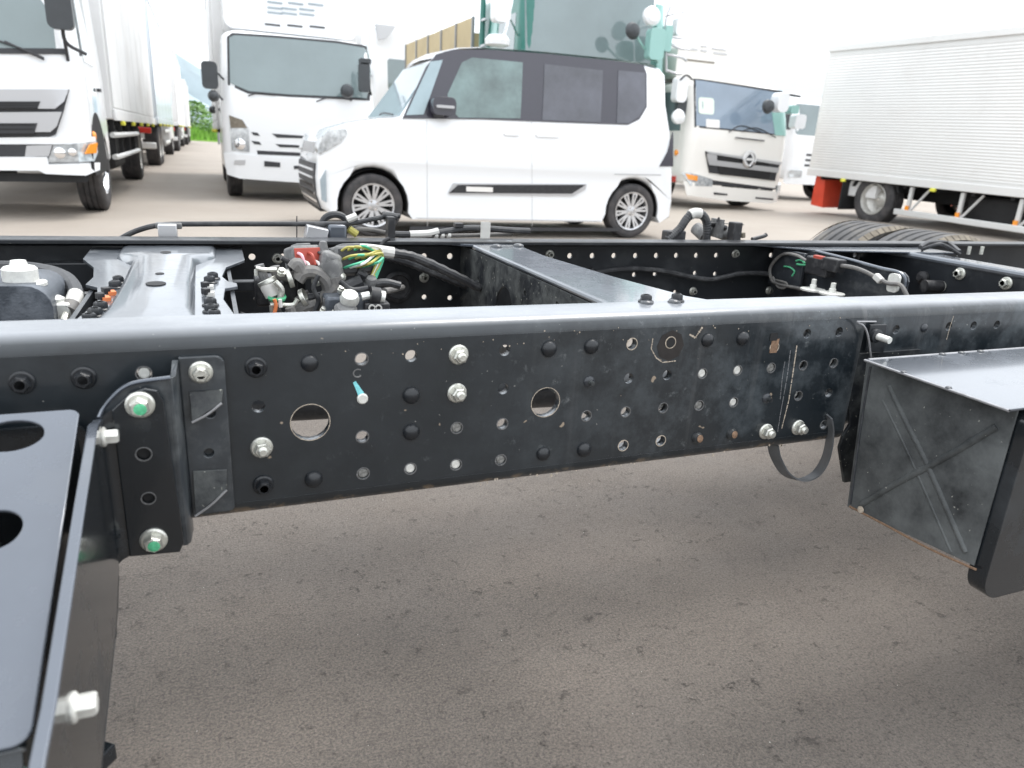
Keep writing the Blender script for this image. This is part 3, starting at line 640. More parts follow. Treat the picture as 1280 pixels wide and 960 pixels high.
def simple_front(x0, Yf, W, zt, label, paint='white_paint', D=1.7, zb=.5, box=None, group=None, ws=None):
    t = empty('parked_truck', (x0+W/2, Yf, 0), label, 'truck', group)
    zw = zb+(zt-zb)*.5; c = Cab(t, Yf, x0, x0+W, zb, zw, zt, D, .2, .16, paint)
    c.patch('windshield', rrect(*(ws or (x0+.1, zw+.08, x0+W-.1, zt-.16)), .08), .006, 'glass', world=True)
    for k in range(3): c.patch('grille_slot', rrect(x0+.5, zb+.3+k*.12, x0+W-.5, zb+.35+k*.12, .01), .006, 'dark_trim', world=True)
    bp = c.patch('bumper', rrect(x0+.02, zb-.12, x0+W-.02, zb+.2, .05), .04, paint, world=True, th=.06)
    for sx in (x0+.08, x0+W-.42): c.patch('headlight', rrect(sx, zb+.04, sx+.34, zb+.2, .03), .05, 'lamp_glass', world=True)
    for sx in (-1, 1):
        c.side('door_window', [(Yf+.28, zw+.06), (Yf+1.0, zw+.06), (Yf+1.0, zt-.2), (Yf+.4, zt-.2)], sx, .004, 'glass')
        xx = x0-.16 if sx < 0 else x0+W+.16; mirror(t, (xx, Yf+.05, zw+.35), .16, .36, .1, (xx-sx*.2, Yf+.12, zw+.3))
    for x in (x0+.14, x0+W-.14): truck_wheel(t, (x, Yf+1.0, .42), .42, .24, (-1 if x < x0+1 else 1, 0, 0))
    if box: cargo(t, x0-.05, x0+W+.05, Yf+D+.15, Yf+D+.15+box[0], .98, box[1], box[2], panels=6, side=-1)
    return t, c
_w = ony(484, 73, 20.1); _r = ony(480, 31, 20.2).z
t2, c2 = simple_front(ony(464, 100, 20).x, 20.0, 2.2, _r, 'white truck standing behind the light truck, only roof and mirror showing above the van', box=(6, _r-.05, 'white_box'), zb=.55, ws=(_w.x, 2.15, _w.x+1.75, _w.z))
MB().prism([(0, 0), (.55, 0), (.28, -.32), (.1, -.36)], (ony(466, 32, 20.2).x, 19.8, ony(466, 32, 20.2).z), (1, 0, 0), (0, 0, 1), (0, 1, 0), .2).build('deflector_bracket', 'silver_trim', t2)

# ------------------------------------------------------------------ green truck behind the van
def green_truck():
    Yf = 11.0; a = ony(650, 60, Yf).x; xr = ony(838, 60, Yf).x
    t = empty('parked_truck', ((a+xr)/2, Yf, 0), 'tall green truck with huge pale windscreen and tan sided body behind the van', 'truck')
    c = Cab(t, Yf, a, xr, .8, 1.85, 3.35, 2.1, .16, .16, 'green_cab')
    c.patch('windshield', [(656, -30), (820, -30), (812, 85), (800, 110), (656, 110)], .01, 'glass', th=.03, step=.2)
    c.patch('windshield_frame', [(650, 120), (656, 120), (656, -30), (650, -30)], .02, 'green_cab', th=.03)
    c.patch('mint_pillar', [(820, 120), (838, 120), (838, 10), (820, 5)], .02, 'mint_cab', th=.03)
    c.patch('bumper', rrect(a+.02, .45, xr-.02, .98, .06), .05, 'mint_cab', world=True, th=.06)
    for k in range(4): c.patch('grille_slat', rrect(a+.4, 1.15+k*.14, xr-.4, 1.22+k*.14, .02), .02, 'chrome', world=True)
    for sx in (a+.1, xr-.5): c.patch('headlight', rrect(sx, .75, sx+.4, .93, .03), .06, 'lamp_glass', world=True)
    c.side('door_window', [(Yf+.3, 2.05), (Yf+1.1, 2.05), (Yf+1.1, 2.95), (Yf+.36, 2.95)], -1, .006, 'glass')
    c.side('mint_panel', [(Yf+.22, 1.0), (Yf+1.3, 1.0), (Yf+1.3, 1.98), (Yf+.22, 1.98)], -1, .004, 'mint_cab')
    c.side('door_pillar', [(Yf+1.2, 1.0), (Yf+1.5, 1.0), (Yf+1.5, 3.1), (Yf+1.2, 3.1)], -1, .008, 'mint_cab')
    ex = MB(); ex.cyl((a-.04, Yf+1.75, .9), (a-.04, Yf+1.75, 3.4), .05, 10); ex.build('grab_pole', 'green_cab', t)
    for k in range(5): MB().box((a-.05, Yf+1.62, 1.3+k*.42), (.06, .26, .035)).build('step_bracket', 'silver_trim', t)
    # white mirrors either side
    mirror(t, ony(626, 12, Yf-.35), .26, .36, .2, c.S(a+.03, 2.6, 0), 'white_paint', 'chrome')
    MB().lathe(ony(622, 52, Yf-.3), (0, 0, 1), [(.1, -.08), (.19, -.05), (.2, .02), (.14, .09), (.03, .11)], 20).build('mirror', 'white_paint', t)
    MB().tube([ony(640, 0, Yf-.1), ony(634, 30, Yf-.25), ony(628, 52, Yf-.3)], .02, 7).build('mirror_arm', 'chrome', t)
    MB().prism(rrect(-.14, -.24, .14, .24, .07), ony(822, 55, Yf-.5), (1, 0, 0), (0, 0, 1), (0, 1, 0), .16).build('mirror', 'mint_cab', t, bevel=.03)
    MB().lathe(ony(815, 20, Yf-.42), (0, -1, .2), [(.155, -.04), (.15, .02), (.10, .06), (.01, .07)], 22).build('mirror', 'white_paint', t)
    MB().lathe(ony(792, 38, Yf-.46), (0, 1, -.1), [(.03, -.06), (.1, -.03), (.135, .03), (.12, .04)], 22).build('mirror', 'mirror_black', t)
    MB().prism(rrect(-.07, -.2, .07, .2, .04), ony(836, 48, Yf-.4), (1, 0, 0), (0, 0, 1), (0, 1, 0), .14).build('mirror', 'mint_cab', t, bevel=.02)
    MB().tube([ony(792, 38, Yf-.4), ony(805, 60, Yf-.35), ony(822, 78, Yf-.1)], .02, 7).build('mirror_arm', 'mint_cab', t)
    for pts in ([(838, 8), (832, 30), (833, 90)], [(832, 20), (846, 16), (858, 14)], [(834, 45), (850, 48), (862, 46)], [(834, 68), (852, 72), (858, 76)], [(833, 88), (845, 92), (852, 92)], [(838, 55), (848, 60), (862, 62)]):
        MB().tube([ony(x, y, Yf-.35) for x, y in pts], .022, 7).build('mirror_arm', 'silver_trim', t)
    MB().prism(rrect(-.1, -.14, .1, .14, .05), ony(852, 33, Yf-.3), (1, 0, 0), (0, 0, 1), (0, 1, 0), .14).build('mirror', 'white_paint', t, bevel=.03)
    for x in (a+.16, xr-.16): truck_wheel(t, (x, Yf+1.3, .5), .5, .28, (-1 if x < a+1 else 1, 0, 0))
    # tan board sides of the body
    y0 = Yf+2.3; L_ = 5.1; z1 = 3.12
    MB().box(((a+xr)/2, y0+L_/2, 1.9), (xr-a, L_, 1.9)).build('cargo_body', 'tan_panel', t)
    for k in range(5): MB().box((a-.012, y0+(k+.5)*L_/5, (1.3+z1)/2), (.03, L_/5-.07, z1-1.3)).build('side_board', 'tan_panel', t, bevel=.006)
    for k in range(6): MB().box((a-.03, y0+k*L_/5, (1.3+z1)/2), (.05, .045, z1-1.3)).build('body_post', 'galv_pole', t)
    MB().box(((a+xr)/2, y0+L_/2, .8), (.9, L_, .28)).build('chassis_rail', 'underbody', t)
    for x in (a+.2, xr-.2): truck_wheel(t, (x, Yf+6, .5), .5, .3, (-1 if x < a+1 else 1, 0, 0), front=False)
green_truck()

# ------------------------------------------------------------------ cream truck, centre right
def cream_truck():
    Yf = 10.3; a = ony(858, 200, Yf).x; xr = ony(984, 200, Yf).x
    t = empty('parked_truck', ((a+xr)/2, Yf, 0), 'cream white medium truck with round badge on two bar grille, right of the van', 'truck')
    c = Cab(t, Yf, a, xr, .42, 1.25, 2.14, 1.7, .2, .2, 'cream_paint')
    c.patch('windshield_seal', [(868, 98), (985, 116), (982, 170), (868, 159)], .006, 'dark_trim', th=.02)
    c.patch('windshield', [(870, 100), (983, 119), (975, 168), (870, 157)], .014, 'glass_blue', th=.02)
    c.patch('mint_pillar', [(963, 132), (984, 134), (981, 170), (968, 169)], .02, 'mint_cab', th=.02)
    c.patch('seat_reflection', rrect(*c.px([(873, 142)])[0], *c.px([(892, 123)])[0], .05), .0155, 'seat_cream', world=True, th=.01)
    c.patch('dash_card', rrect(*c.px([(882, 159)])[0], *c.px([(899, 150)])[0], .02), .0165, 'wire_white', world=True, th=.01)
    wiper(c, [(910, 165), (925, 157), (950, 165)]); wiper(c, [(925, 164), (945, 160), (968, 172)]); MB().tube([c.S(x, z, .03) for x, z in c.px([(918, 172), (954, 176)])], .012, 6).build('grab_handle', 'dark_trim', t)
    g = c.patch('grille', [(881, 189), (975, 203), (971, 212), (968, 226), (886, 216)], .02, 'dark_trim')
    for pp in ([(881, 189), (975, 203), (973, 206), (884, 192)], [(883, 199), (972, 210), (970, 216), (885, 206)]): c.patch('grille_bar', pp, .05, 'silver_trim', th=.04)
    c.patch('grille_inlay', [(882, 192), (894, 194), (894, 201), (883, 199)], .052, 'silver_trim', th=.03)
    for ra in ([(895, 194), (960, 204), (959, 209), (895, 200)], [(896, 207), (962, 215), (960, 224), (898, 218)]):
        c.patch('grille_mesh', ra, .03, 'underbody', th=.01)
    q = c.px([(934, 199)])[0]; ct = c.S(q[0], q[1], .055)
    bd = MB(); bd.lathe(ct, (0, -1, 0), [(.145, 0), (.15, .012), (.118, .02), (.112, .006)], 28); em = bd.build('badge', 'chrome', t)
    MB().prism([(-.075, .015), (.075, .015), (.075, -.015), (-.075, -.015)], ct+V((0, -.012, 0)), (1, 0, 0), (0, 0, 1), (0, -1, 0), .012).build('badge_bar', 'chrome', em)
    for sg in (1, -1): MB().prism([(-.07, .02*sg), (.07, .02*sg), (0, .095*sg)], ct+V((0, -.006, 0)), (1, 0, 0), (0, 0, 1), (0, -1, 0), .012).build('badge_wedge', 'dark_trim', em)
    c.patch('bumper_top', [(866, 217), (886, 219), (975, 231), (975, 236), (866, 222)], .04, 'cream_paint', th=.05)
    c.patch('bumper_band', [(888, 222), (970, 232), (968, 237), (888, 231)], .036, 'dark_trim', th=.04)
    b = c.patch('bumper', [(856, 226), (890, 232), (968, 239), (980, 240), (977, 250), (960, 254), (900, 250), (880, 247), (858, 244)], .05, 'cream_paint', th=.07)
    for ra in ([(890, 240), (907, 242), (907, 244), (890, 243)], [(942, 246), (964, 248), (964, 250), (942, 248)]): c.patch('bumper_slot', ra, .056, 'dark_trim', b, th=.02)
    h = c.patch('headlight', [(856, 216), (862, 216), (889, 224), (888, 233), (862, 232)], .052, 'lamp_glass', th=.04)
    c.patch('turn_lamp', [(858, 217), (870, 220), (869, 226), (860, 224)], .06, 'amber', h, th=.02)
    h = c.patch('headlight', [(970, 232), (984, 228), (983, 240), (968, 243)], .052, 'lamp_glass', th=.04)
    y = Yf
    c.side('door_window', [(y+.3, 1.3), (y+1.05, 1.3), (y+1.05, 1.95), (y+.42, 1.95)], -1, .006, 'glass')
    c.side('door', [(y+.28, .7), (y+1.15, .7), (y+1.15, 1.25), (y+.28, 1.25)], -1, .004, 'cream_paint')
    MB().box((a-.008, y+.35, .48), (.02, .2, .1)).build('side_lamp', 'red_lamp', t)
    MB().lathe((a, y+.32, .93), (-1, 0, 0), [(.05, 0), (.05, .02), (.03, .035), (.003, .04)], 14).build('side_marker', 'amber', t)
    MB().prism(rrect(-.11, -.2, .11, .2, .08), ony(853, 112, Yf), (1, 0, 0), (0, 0, 1), (0, 1, 0), .16).build('mirror', 'white_paint', t, bevel=.03)
    MB().prism(rrect(-.09, -.17, .09, .17, .05), ony(853, 133, Yf+.05), (1, 0, 0), (0, 0, 1), (0, 1, 0), .1).build('mirror', 'mirror_black', t, bevel=.02)
    MB().lathe(ony(848, 146, Yf-.1), (0, -1, .2), [(.11, -.05), (.12, .02), (.07, .06), (.01, .07)], 20).build('mirror', 'white_paint', t)
    MB().tube([ony(850, 100, Yf), ony(858, 94, Yf), ony(866, 100, Yf)], .016, 7).build('mirror_arm', 'dark_trim', t)
    MB().lathe(ony(961, 133, Yf-.35), (0, 1, -.1), [(.03, -.06), (.1, -.03), (.12, .03)], 20).build('mirror', 'mirror_black', t)
    MB().prism(rrect(-.12, -.16, .12, .16, .09), ony(980, 128, Yf-.4), (1, 0, 0), (0, 0, 1), (0, 1, 0), .2).build('mirror', 'white_paint', t, bevel=.04)
    MB().prism(rrect(-.09, -.07, .09, .07, .04), ony(994, 137, Yf-.3), (1, 0, 0), (0, 0, 1), (0, 1, 0), .16).build('mirror', 'mint_cab', t, bevel=.02)
    MB().tube([ony(975, 116, Yf-.1), ony(990, 119, Yf-.35), ony(1000, 121, Yf-.35)], .02, 7).build('mirror_arm', 'dark_trim', t)
    MB().prism(rrect(-.12, -.12, .12, .12, .05), ony(1001, 152, Yf-.2), (1, 0, 0), (0, 0, 1), (0, 1, 0), .16).build('mirror', 'white_paint', t, bevel=.03)
    for x in (a+.14, xr-.14): truck_wheel(t, (x, Yf+1.05, .44), .44, .26, (-1 if x < a+1 else 1, 0, 0))
    pw = onz(928, 266); 
    u = MB().prism(rrect(a+.1, 2.18, xr-.2, 2.75, .1), (0, Yf+.8, 0), (1, 0, 0), (0, 0, 1), (0, 1, 0), 1.0).build('cooling_unit', 'cream_paint', t, bevel=.04)
    for x, y_, l_ in ((857, 53, 15), (876, 57, 8), (890, 60, 18), (862, 61, 10), (876, 63, 8), (892, 66, 17), (857, 74, 36)):
        p, q = ony(x, y_, Yf+.79), ony(x+l_, y_+l_*.14, Yf+.79)
        MB().box(((p.x+q.x)/2, Yf+.795, (p.z+q.z)/2), (q.x-p.x, .02, .022)).build('vent_slot', 'silver_trim' if y_ < 70 else 'tyre_shoulder', u)
    cargo(t, a-.02, xr+.02, Yf+2.0, Yf+8.5, .95, 2.95, 'white_box', panels=6, side=-1)
cream_truck()
t3, c3 = simple_front(ony(985, 180, 13.5).x+.1, 13.5, 2.1, 2.35, 'small white truck half hidden between the cream truck and the corrugated box', zb=.5, box=(5, 2.6, 'white_box'))

# ------------------------------------------------------------------ corrugated box truck on the right (side visible)
def box_truck():
    X = 10.35; z0, z1 = .70, 2.87; ya = onx(1010, 215, X).y; y0 = 1.2
    t = empty('box_truck', (X+1.15, ya, 0), 'long box truck with finely corrugated pale side and orange reflectors, right edge', 'truck')
    cargo(t, X, X+2.35, y0, ya, z0, z1, 'alu_box', corr=True)
    q = onx(1092, 245, X+.05); wy = q.y
    truck_wheel(t, (X+.17, wy, .41), .41, .28, (-1, 0, 0), front=False); truck_wheel(t, (X+2.15, wy, .41), .41, .28, (1, 0, 0), front=False)
    truck_wheel(t, (X+.17, wy-5.2, .42), .42, .28, (-1, 0, 0)); truck_wheel(t, (X+2.15, wy-.95, .41), .41, .28, (1, 0, 0), front=False)
    fd = MB(); 
    for k in range(9):
        a1, a2 = R(20+k*16), R(20+(k+1)*16); p = [(wy+.5*math.cos(v_), .41+.5*math.sin(v_)) for v_ in (a1, a2)]; o_ = [(wy+.52*math.cos(v_), .41+.52*math.sin(v_)) for v_ in (a1, a2)]
        fd.prism([p[0], p[1], o_[1], o_[0]], (X+.03, 0, 0), (0, 1, 0), (0, 0, 1), (1, 0, 0), .32)
    fd.build('mudguard', 'underbody', t)
    MB().box((X+.2, wy+.62, .42), (.5, .03, .5)).build('mud_flap', 'underbody', t)
    f1, f2 = onx(1022, 214, X+.15), onx(1020, 256, X+.15)
    MB().prism([(-.10, 0), (.12, 0), (.14, -.54), (-.17, -.56)], (X+.12, ya-.22, z0+.0), (0, 1, 0), (0, 0, 1), (1, 0, 0), .5).build('red_mud_flap', 'red_flap', t, label='bright red mud flap at the far end of the box')
    MB().box((X+.35, ya-1.15, .54), (.5, .75, .26)).build('underbody_box', 'white_box', t, bevel=.02)
    for k in range(4):
        yy = wy-.72-k*.9
        MB().box((X+.05, yy, .46), (.04, .06, .42)).build('guard_post', 'guard_rail', t)
        MB().tube([(X+.06, yy-.02, .28), (X+.08, yy-.3, .66)], .02, 6, 0).build('guard_brace', 'guard_rail', t)
        MB().box((X+.02, yy, .34), (.03, .06, .08)).build('side_reflector', 'amber', t)
    MB().box((X+.02, wy-2.5, .27), (.05, 4.0, .09)).build('side_guard_bar', 'guard_rail', t, bevel=.01)
    MB().box((X+.5, wy-2.0, .45), (.6, .8, .36)).build('fuel_tank', 'underbody', t, bevel=.04)
    MB().box((X+.35, wy-3.3, .44), (.4, .5, .3)).build('battery_box', 'silver_trim', t, bevel=.02)
    c = Cab(t, y0-2.1, X+.1, X+2.25, .5, 1.35, 2.4, 1.9, .18, .2)
    c.patch('windshield', rrect(X+.2, 1.45, X+2.15, 2.2, .08), .006, 'glass', world=True)
    c.side('door_window', [(y0-1.8, 1.4), (y0-1.0, 1.4), (y0-1.0, 2.1), (y0-1.7, 2.1)], -1, .006, 'glass')
    t.rotation_euler.x = R(1.2); t.rotation_euler.y = R(-1.0)          # the yard falls away a little here
box_truck()

# ------------------------------------------------------------------ white van
def van():
    Y = 6.1; Wd = 1.48
    t = empty('white_van', (2.7, Y+Wd/2, 0), 'small white boxy van with dark roof and pillars parked broadside in the middle', 'van')
    P = lambda pts, y=Y: [(q.x, q.z) for q in (ony(a, b_, y) for a, b_ in pts)]
    def tum(z): return .0 if z < 1.05 else .11*((z-1.05)/.7)**1.3
    def arch(cx, cy, r, a0, a1, n=14):
        c = ony(cx, cy, Y); return [(c.x+r*math.cos(R(a0+(a1-a0)*k/n)), c.z+r*math.sin(R(a0+(a1-a0)*k/n))) for k in range(n+1)]
    rf = .292; fc, rc_ = ony(467, 258, Y), ony(790, 265, Y); rw = .283; zc = rw+.005
    def archp(cx, r=.325, n=14): return [(cx+r*math.cos(R(-8+196*k/n)), zc+r*math.sin(R(-8+196*k/n))) for k in range(n+1)][::-1]
    fx, rx = fc.x, rc_.x
    top = P([(404, 262), (398, 245), (396, 222), (398, 195), (403, 175), (414, 161), (440, 153), (470, 149), (498, 147)])
    roof = [(q.x, q.z) for q in (ony(a, b_, Y+.11) for a, b_ in ((546, 74), (556, 65), (575, 61), (610, 60), (680, 65), (760, 73), (806, 79), (826, 84), (833, 93)))]
    rear = P([(838, 130), (841, 165), (843, 205), (843, 250), (839, 274)])
    poly = top+roof+rear
    zb = .2
    A2 = [(rx+.325*math.cos(R(a)), zc+.325*math.sin(R(a))) for a in range(-10, 191, 14)]
    A1 = [(fx+.335*math.cos(R(a)), zc+.335*math.sin(R(a))) for a in range(-10, 191, 14)]
    poly = poly+[(rx+.36, .17)]+A2+[(rx-.36, .17), (fx+.37, .17)]+A1+[(fx-.36, .19)]
    # loft across the width
    n = len(poly)
    def offs(d):
        o = []
        for i in range(n):
            a, b_, c = V(poly[i-1]), V(poly[i]), V(poly[(i+1) % n]); e = (b_-a).normalized()+(c-b_).normalized(); e = e.normalized() if e.length > 1e-6 else V((1, 0)); nn = V((-e.y, e.x))
            zz = poly[i]; dd = d if zz[1] > .55 or (zz[0] < fx-.4 or zz[0] > rx+.4) else 0
            o.append((b_.x+nn.x*dd*SG, b_.y+nn.y*dd*SG))
        return o
    area = sum(poly[i][0]*poly[(i+1) % n][1]-poly[(i+1) % n][0]*poly[i][1] for i in range(n)); SG = 1 if area > 0 else -1
    sl = [(0, .05), (.015, .028), (.05, .01), (.12, 0), (Wd-.12, 0), (Wd-.05, .01), (Wd-.015, .028), (Wd, .05)]; vs_, fs = [], []
    for y, d in sl:
        for (x, z) in offs(d):
            k = (1-2*y/Wd); yy = Y+y+tum(z)*k; vs_.append((x, yy, z))
    for i in range(len(sl)-1): fs += [(i*n+k, i*n+(k+1) % n, (i+1)*n+(k+1) % n, (i+1)*n+k) for k in range(n)]
    tri = tessellate_polygon([[V((a, b_, 0)) for a, b_ in poly]])
    fs += [tuple(q) for q in tri]+[tuple((len(sl)-1)*n+i for i in q) for q in tri]
    b = MB(); b.add(vs_, fs); b.build('body', 'van_paint', t, angle=38)
    S = lambda x, z, d: V((x, Y+tum(z)-d, z))
    def sp(name, pts, off, m, parent=t, th=.02):
        o = []
        for a, b_ in pts:
            y = Y
            for _ in range(4): q = ony(a, b_, y); y = Y+tum(q.z)
            o.append((q.x, q.z))
        return hug(o, S, off, th, .1).build(name, m, parent, angle=35)
    sp('dark_pillars', [(503, 148), (532, 84), (545, 68), (566, 62), (610, 62), (680, 67), (760, 75), (804, 81), (808, 92), (808, 134), (799, 149), (785, 156), (700, 153), (600, 149)], .006, 'roof_dark')
    sp('quarter_window', [(507, 144), (523, 109), (538, 77), (553, 75), (545, 98), (529, 143)], .012, 'glass_screen')
    sp('door_window', [(559, 118), (577, 78), (590, 72), (653, 78), (650, 148), (573, 147), (562, 135)], .012, 'glass_van')
    sp('door_window', [(680, 80), (753, 88), (750, 153), (677, 150)], .012, 'glass_van_dark')
    sp('rear_quarter_window', [(772, 88), (806, 91), (806, 133), (798, 146), (785, 154), (770, 154)], .012, 'glass_van_dark')
    sp('side_moulding', [(566, 229), (733, 230), (731, 237), (716, 245), (562, 243), (560, 241)], .012, 'silver_trim')
    sp('moulding_inlay', [(572, 231), (731, 231), (714, 242), (561, 241)], .018, 'plastic_black')
    sp('moulding_lamp', [(582, 233), (615, 234), (615, 240), (582, 239)], .026, 'wire_white')
    for p in ([(629, 167), (650, 168), (648, 170), (631, 169)], [(669, 168), (700, 170), (698, 172), (671, 171)]): sp('door_handle', p, .02, 'van_paint')
    for x in (533, 664): sp('door_gap', [(x, 150), (x+.5, 150), (x+1.5, 283), (x+1, 283)], .002, 'silver_trim', th=.004)
    sp('sill_line', [(520, 272), (750, 276), (750, 277), (520, 273)], .003, 'silver_trim', th=.004)
    sp('side_skirt', [(512, 283), (775, 285), (774, 289), (512, 288)], .01, 'dark_trim')
    sp('tail_lamp', [(834, 190), (838, 176), (841, 165), (841, 208), (824, 208)], .008, 'roof_dark')
    sp('bumper_line', [(768, 217), (826, 218), (826, 219.5), (768, 218.5)], .004, 'silver_trim', th=.004)
    # roof, front face and windscreen
    R0, R1 = roof[0], roof[-2]; m = MB(); pr = [r for r in roof[:-1]]
    vs_, fs = [], []; ys = [(Y+.12, .0), (Y+.20, .012), (Y+Wd/2, .03), (Y+Wd-.2, .012), (Y+Wd-.12, .0)]
    for y, dz in ys: vs_ += [(x, y, z+dz+.004) for x, z in pr]
    k_ = len(pr); fs = [(i*k_+k, i*k_+k+1, (i+1)*k_+k+1, (i+1)*k_+k) for i in range(len(ys)-1) for k in range(k_-1)]
    m.add(vs_, fs).build('roof_panel', 'roof_dark', t)
    wa, wb_ = V(top[-1]), V(roof[0]); e = (wb_-wa).normalized(); nn = V((-e.y, e.x))
    def ws(y, s, d): p = wa+(wb_-wa)*s+nn*d; return V((p.x, y, p.y))
    hug([(Y+.05, .03), (Y+Wd-.05, .03), (Y+Wd-.15, .97), (Y+.15, .97)], ws, .008, .02, .25).build('windshield', 'glass_screen', t)
    MB().tube([ws(Y+.15, .02, .03), ws(Y+.6, .06, .03), ws(Y+.75, .03, .03)], .008, 6).build('wiper', 'dark_trim', t)
    fr = V(top[3]); 
    def ff(y, z, d):
        x = top[0][0]
        for (x0, z0), (x1, z1) in zip(top[:-1], top[1:]):
            if z0 <= z <= z1: x = x0+(x1-x0)*(z-z0)/(z1-z0+1e-9); break
        return V((x-d, y, z))
    zz = lambda py: ony(400, py, Y).z
    hug([(Y+.12, zz(262)), (Y+Wd-.12, zz(262)), (Y+Wd-.12, zz(205)), (Y+.12, zz(205))], ff, .012, .03).build('lower_grille', 'dark_trim', t)
    for k in range(5): hug([(Y+.16, zz(255-k*10)), (Y+Wd-.16, zz(255-k*10)), (Y+Wd-.16, zz(252-k*10)), (Y+.16, zz(252-k*10))], ff, .02, .01).build('grille_slat', 'chrome', t)
    hug([(Y+.3, zz(192)), (Y+Wd-.3, zz(192)), (Y+Wd-.3, zz(178)), (Y+.3, zz(178))], ff, .012, .03).build('upper_grille', 'silver_trim', t)
    sp('headlight', [(398, 192), (402, 172), (412, 161), (432, 161), (434, 166), (425, 178), (410, 187)], .016, 'lamp_glass')
    hug([(Y+.02, zz(192)), (Y+.26, zz(188)), (Y+.26, zz(176)), (Y+.02, zz(168))], ff, .014, .03).build('headlight', 'lamp_glass', t)
    hug([(Y+Wd-.02, zz(192)), (Y+Wd-.26, zz(188)), (Y+Wd-.26, zz(176)), (Y+Wd-.02, zz(168))], ff, .014, .03).build('headlight', 'lamp_glass', t)
    sp('fog_lamp_trim', [(400, 225), (407, 212), (408, 253), (402, 250)], .014, 'roof_bluegrey')
    # wing mirror
    c = ony(556, 132, Y-.12); mm = MB().prism(rrect(-.11, -.085, .11, .075, .05), c, (1, 0, 0), (0, 0, 1), (0, 1, 0), .09).build('wing_mirror', 'roof_dark', t, bevel=.03)
    MB().box(ony(548, 142, Y-.03), (.1, .1, .06)).build('mirror_foot', 'dark_trim', t, bevel=.02)
    MB().prism(rrect(-.085, -.012, .085, .012, .01), c+V((0, -.03, -.01)), (1, 0, 0), (0, 0, 1), (0, 1, 0), .03).build('mirror_lamp', 'silver_trim', mm)
    for x in (fx, rx):
        alloy_wheel(t, (x, Y+.09, rw+.005), rw, .17, (0, -1, 0)); alloy_wheel(t, (x, Y+Wd-.09, rw+.005), rw, .17, (0, 1, 0))
        lin = MB(); pts = [(x+.32*math.cos(R(a)), zc+.32*math.sin(R(a))) for a in range(-10, 191, 10)]
        lin.add([(a, Y+.02, b_) for a, b_ in pts]+[(a, Y+.5, b_) for a, b_ in pts], [(k, k+1, k+1+len(pts), k+len(pts)) for k in range(len(pts)-1)]+[tuple(len(pts)+k for k in range(len(pts)))])
        lin.build('wheel_liner', 'underbody', t)
    MB().box(((fx+rx)/2, Y+Wd/2, .22), (rx-fx-.8, Wd-.2, .12)).build('underfloor', 'underbody', t)
    MB().box(((fx+rx)/2, Y+Wd/2, .45), (rx-fx+.9, Wd-.56, .5)).build('inner_floor', 'underbody', t)
van()

# ================================================================== the bare chassis in front
W = .80                                   # far rail's outer web
PX = .0620737
ch = empty('truck_chassis', (.6, W/2, 0), 'bare black truck ladder frame with drilled side rails, filling the foreground', 'truck frame')
XL, XD, XR = -1.7, .922, 3.6               # left end, end of the outer web plate, right end

def rail(y, sgn, xa, xb, ztop, zbot, m, name, fl=.075, t=.007, br=.020, parent=None):
    """flanges and bends of a C rail; sgn=+1: flanges point to +y"""
    b = MB()
    for top in (1, -1):
        z0 = ztop if top > 0 else zbot; o, i = [], []
        o.append((y, z0-top*(br+.0))); i.append((y+sgn*t, z0-top*br))
        for k in range(1, 7):
            a = R(90*k/6); o.append((y+sgn*(br-br*math.cos(a)), z0-top*(br-br*math.sin(a)))); i.append((y+sgn*(br-(br-t)*math.cos(a)), z0-top*(br-(br-t)*math.sin(a))))
        o.append((y+sgn*(fl-.0015), z0)); o.append((y+sgn*fl, z0-top*.0015)); i.append((y+sgn*fl, z0-top*t))
        b.sweep(o+i[::-1], xa, xb)
    return b
# near rail, outer web with its holes
holes, fast = [], []
H = lambda x, y, r=.0073: holes.append((x, y, r))
for x, y, k in (
  (28, 478, 'B'), (105, 472, 'B'), (180, 467, 'P'), (320, 459, 'B'), (323, 508, 'H'), (327, 559, 'S'), (329, 606, 'B'),
  (387, 454, 'R'), (388, 528, 'O'), (392, 599, 'R'), (452, 449, 'HR'), (453, 498, 'PC'), (453, 546, 'HR'), (454, 592, 'P'),
  (514, 445, 'H'), (514, 494, 'R'), (514, 540, 'R'), (513, 586, 'P'), (573, 443, 'S'), (571, 491, 'S'), (571, 535, 'P'), (570, 581, 'P'),
  (631, 438, 'H'), (629, 486, 'H'), (628, 530, 'HR'), (626, 575, 'P'), (686, 436, 'R'), (682, 503, 'O2'), (679, 567, 'R'),
  (739, 433, 'R'), (736, 477, 'X'), (733, 520, 'HR'), (730, 562, 'R'), (790, 430, 'HT'), (786, 473, 'H'), (782, 515, 'HR'), (779, 557, 'HT'),
  (838, 428, 'H'), (834, 469, 'H'), (829, 510, 'HP'), (826, 551, 'HT'), (884, 425, 'R'), (878, 467, 'P'), (874, 507, 'P'), (871, 547, 'RR'),
  (928, 423, 'R'), (922, 463, 'P'), (917, 503, 'P'), (914, 542, 'RR'), (968, 434, 'HT'), (964, 460, 'P'), (958, 498, 'X'),
  (1009, 417, 'H'), (1004, 457, 'HP'), (998, 495, 'HP'), (1049, 415, 'H'), (1042, 454, 'HP'), (1036, 491, 'H'), (1030, 531, 'HR')):
    q = ony(x, y, 0)
    if k[0] in 'HP': H(q.x, q.z)
    elif k == 'O': H(q.x, q.z, .0225)
    elif k == 'O2': H(q.x, q.z, .0205)
    fast.append((q.x, q.z, k))
for x, y in ((957, 539), (997, 534)): q = ony(x, y, 0); fast.append((q.x, q.z, 'S'))
bend = .020
out_ = [(XL, ZBOT+bend), (XD, ZBOT+bend), (XD, ZT-bend), (XL, ZT-bend)]
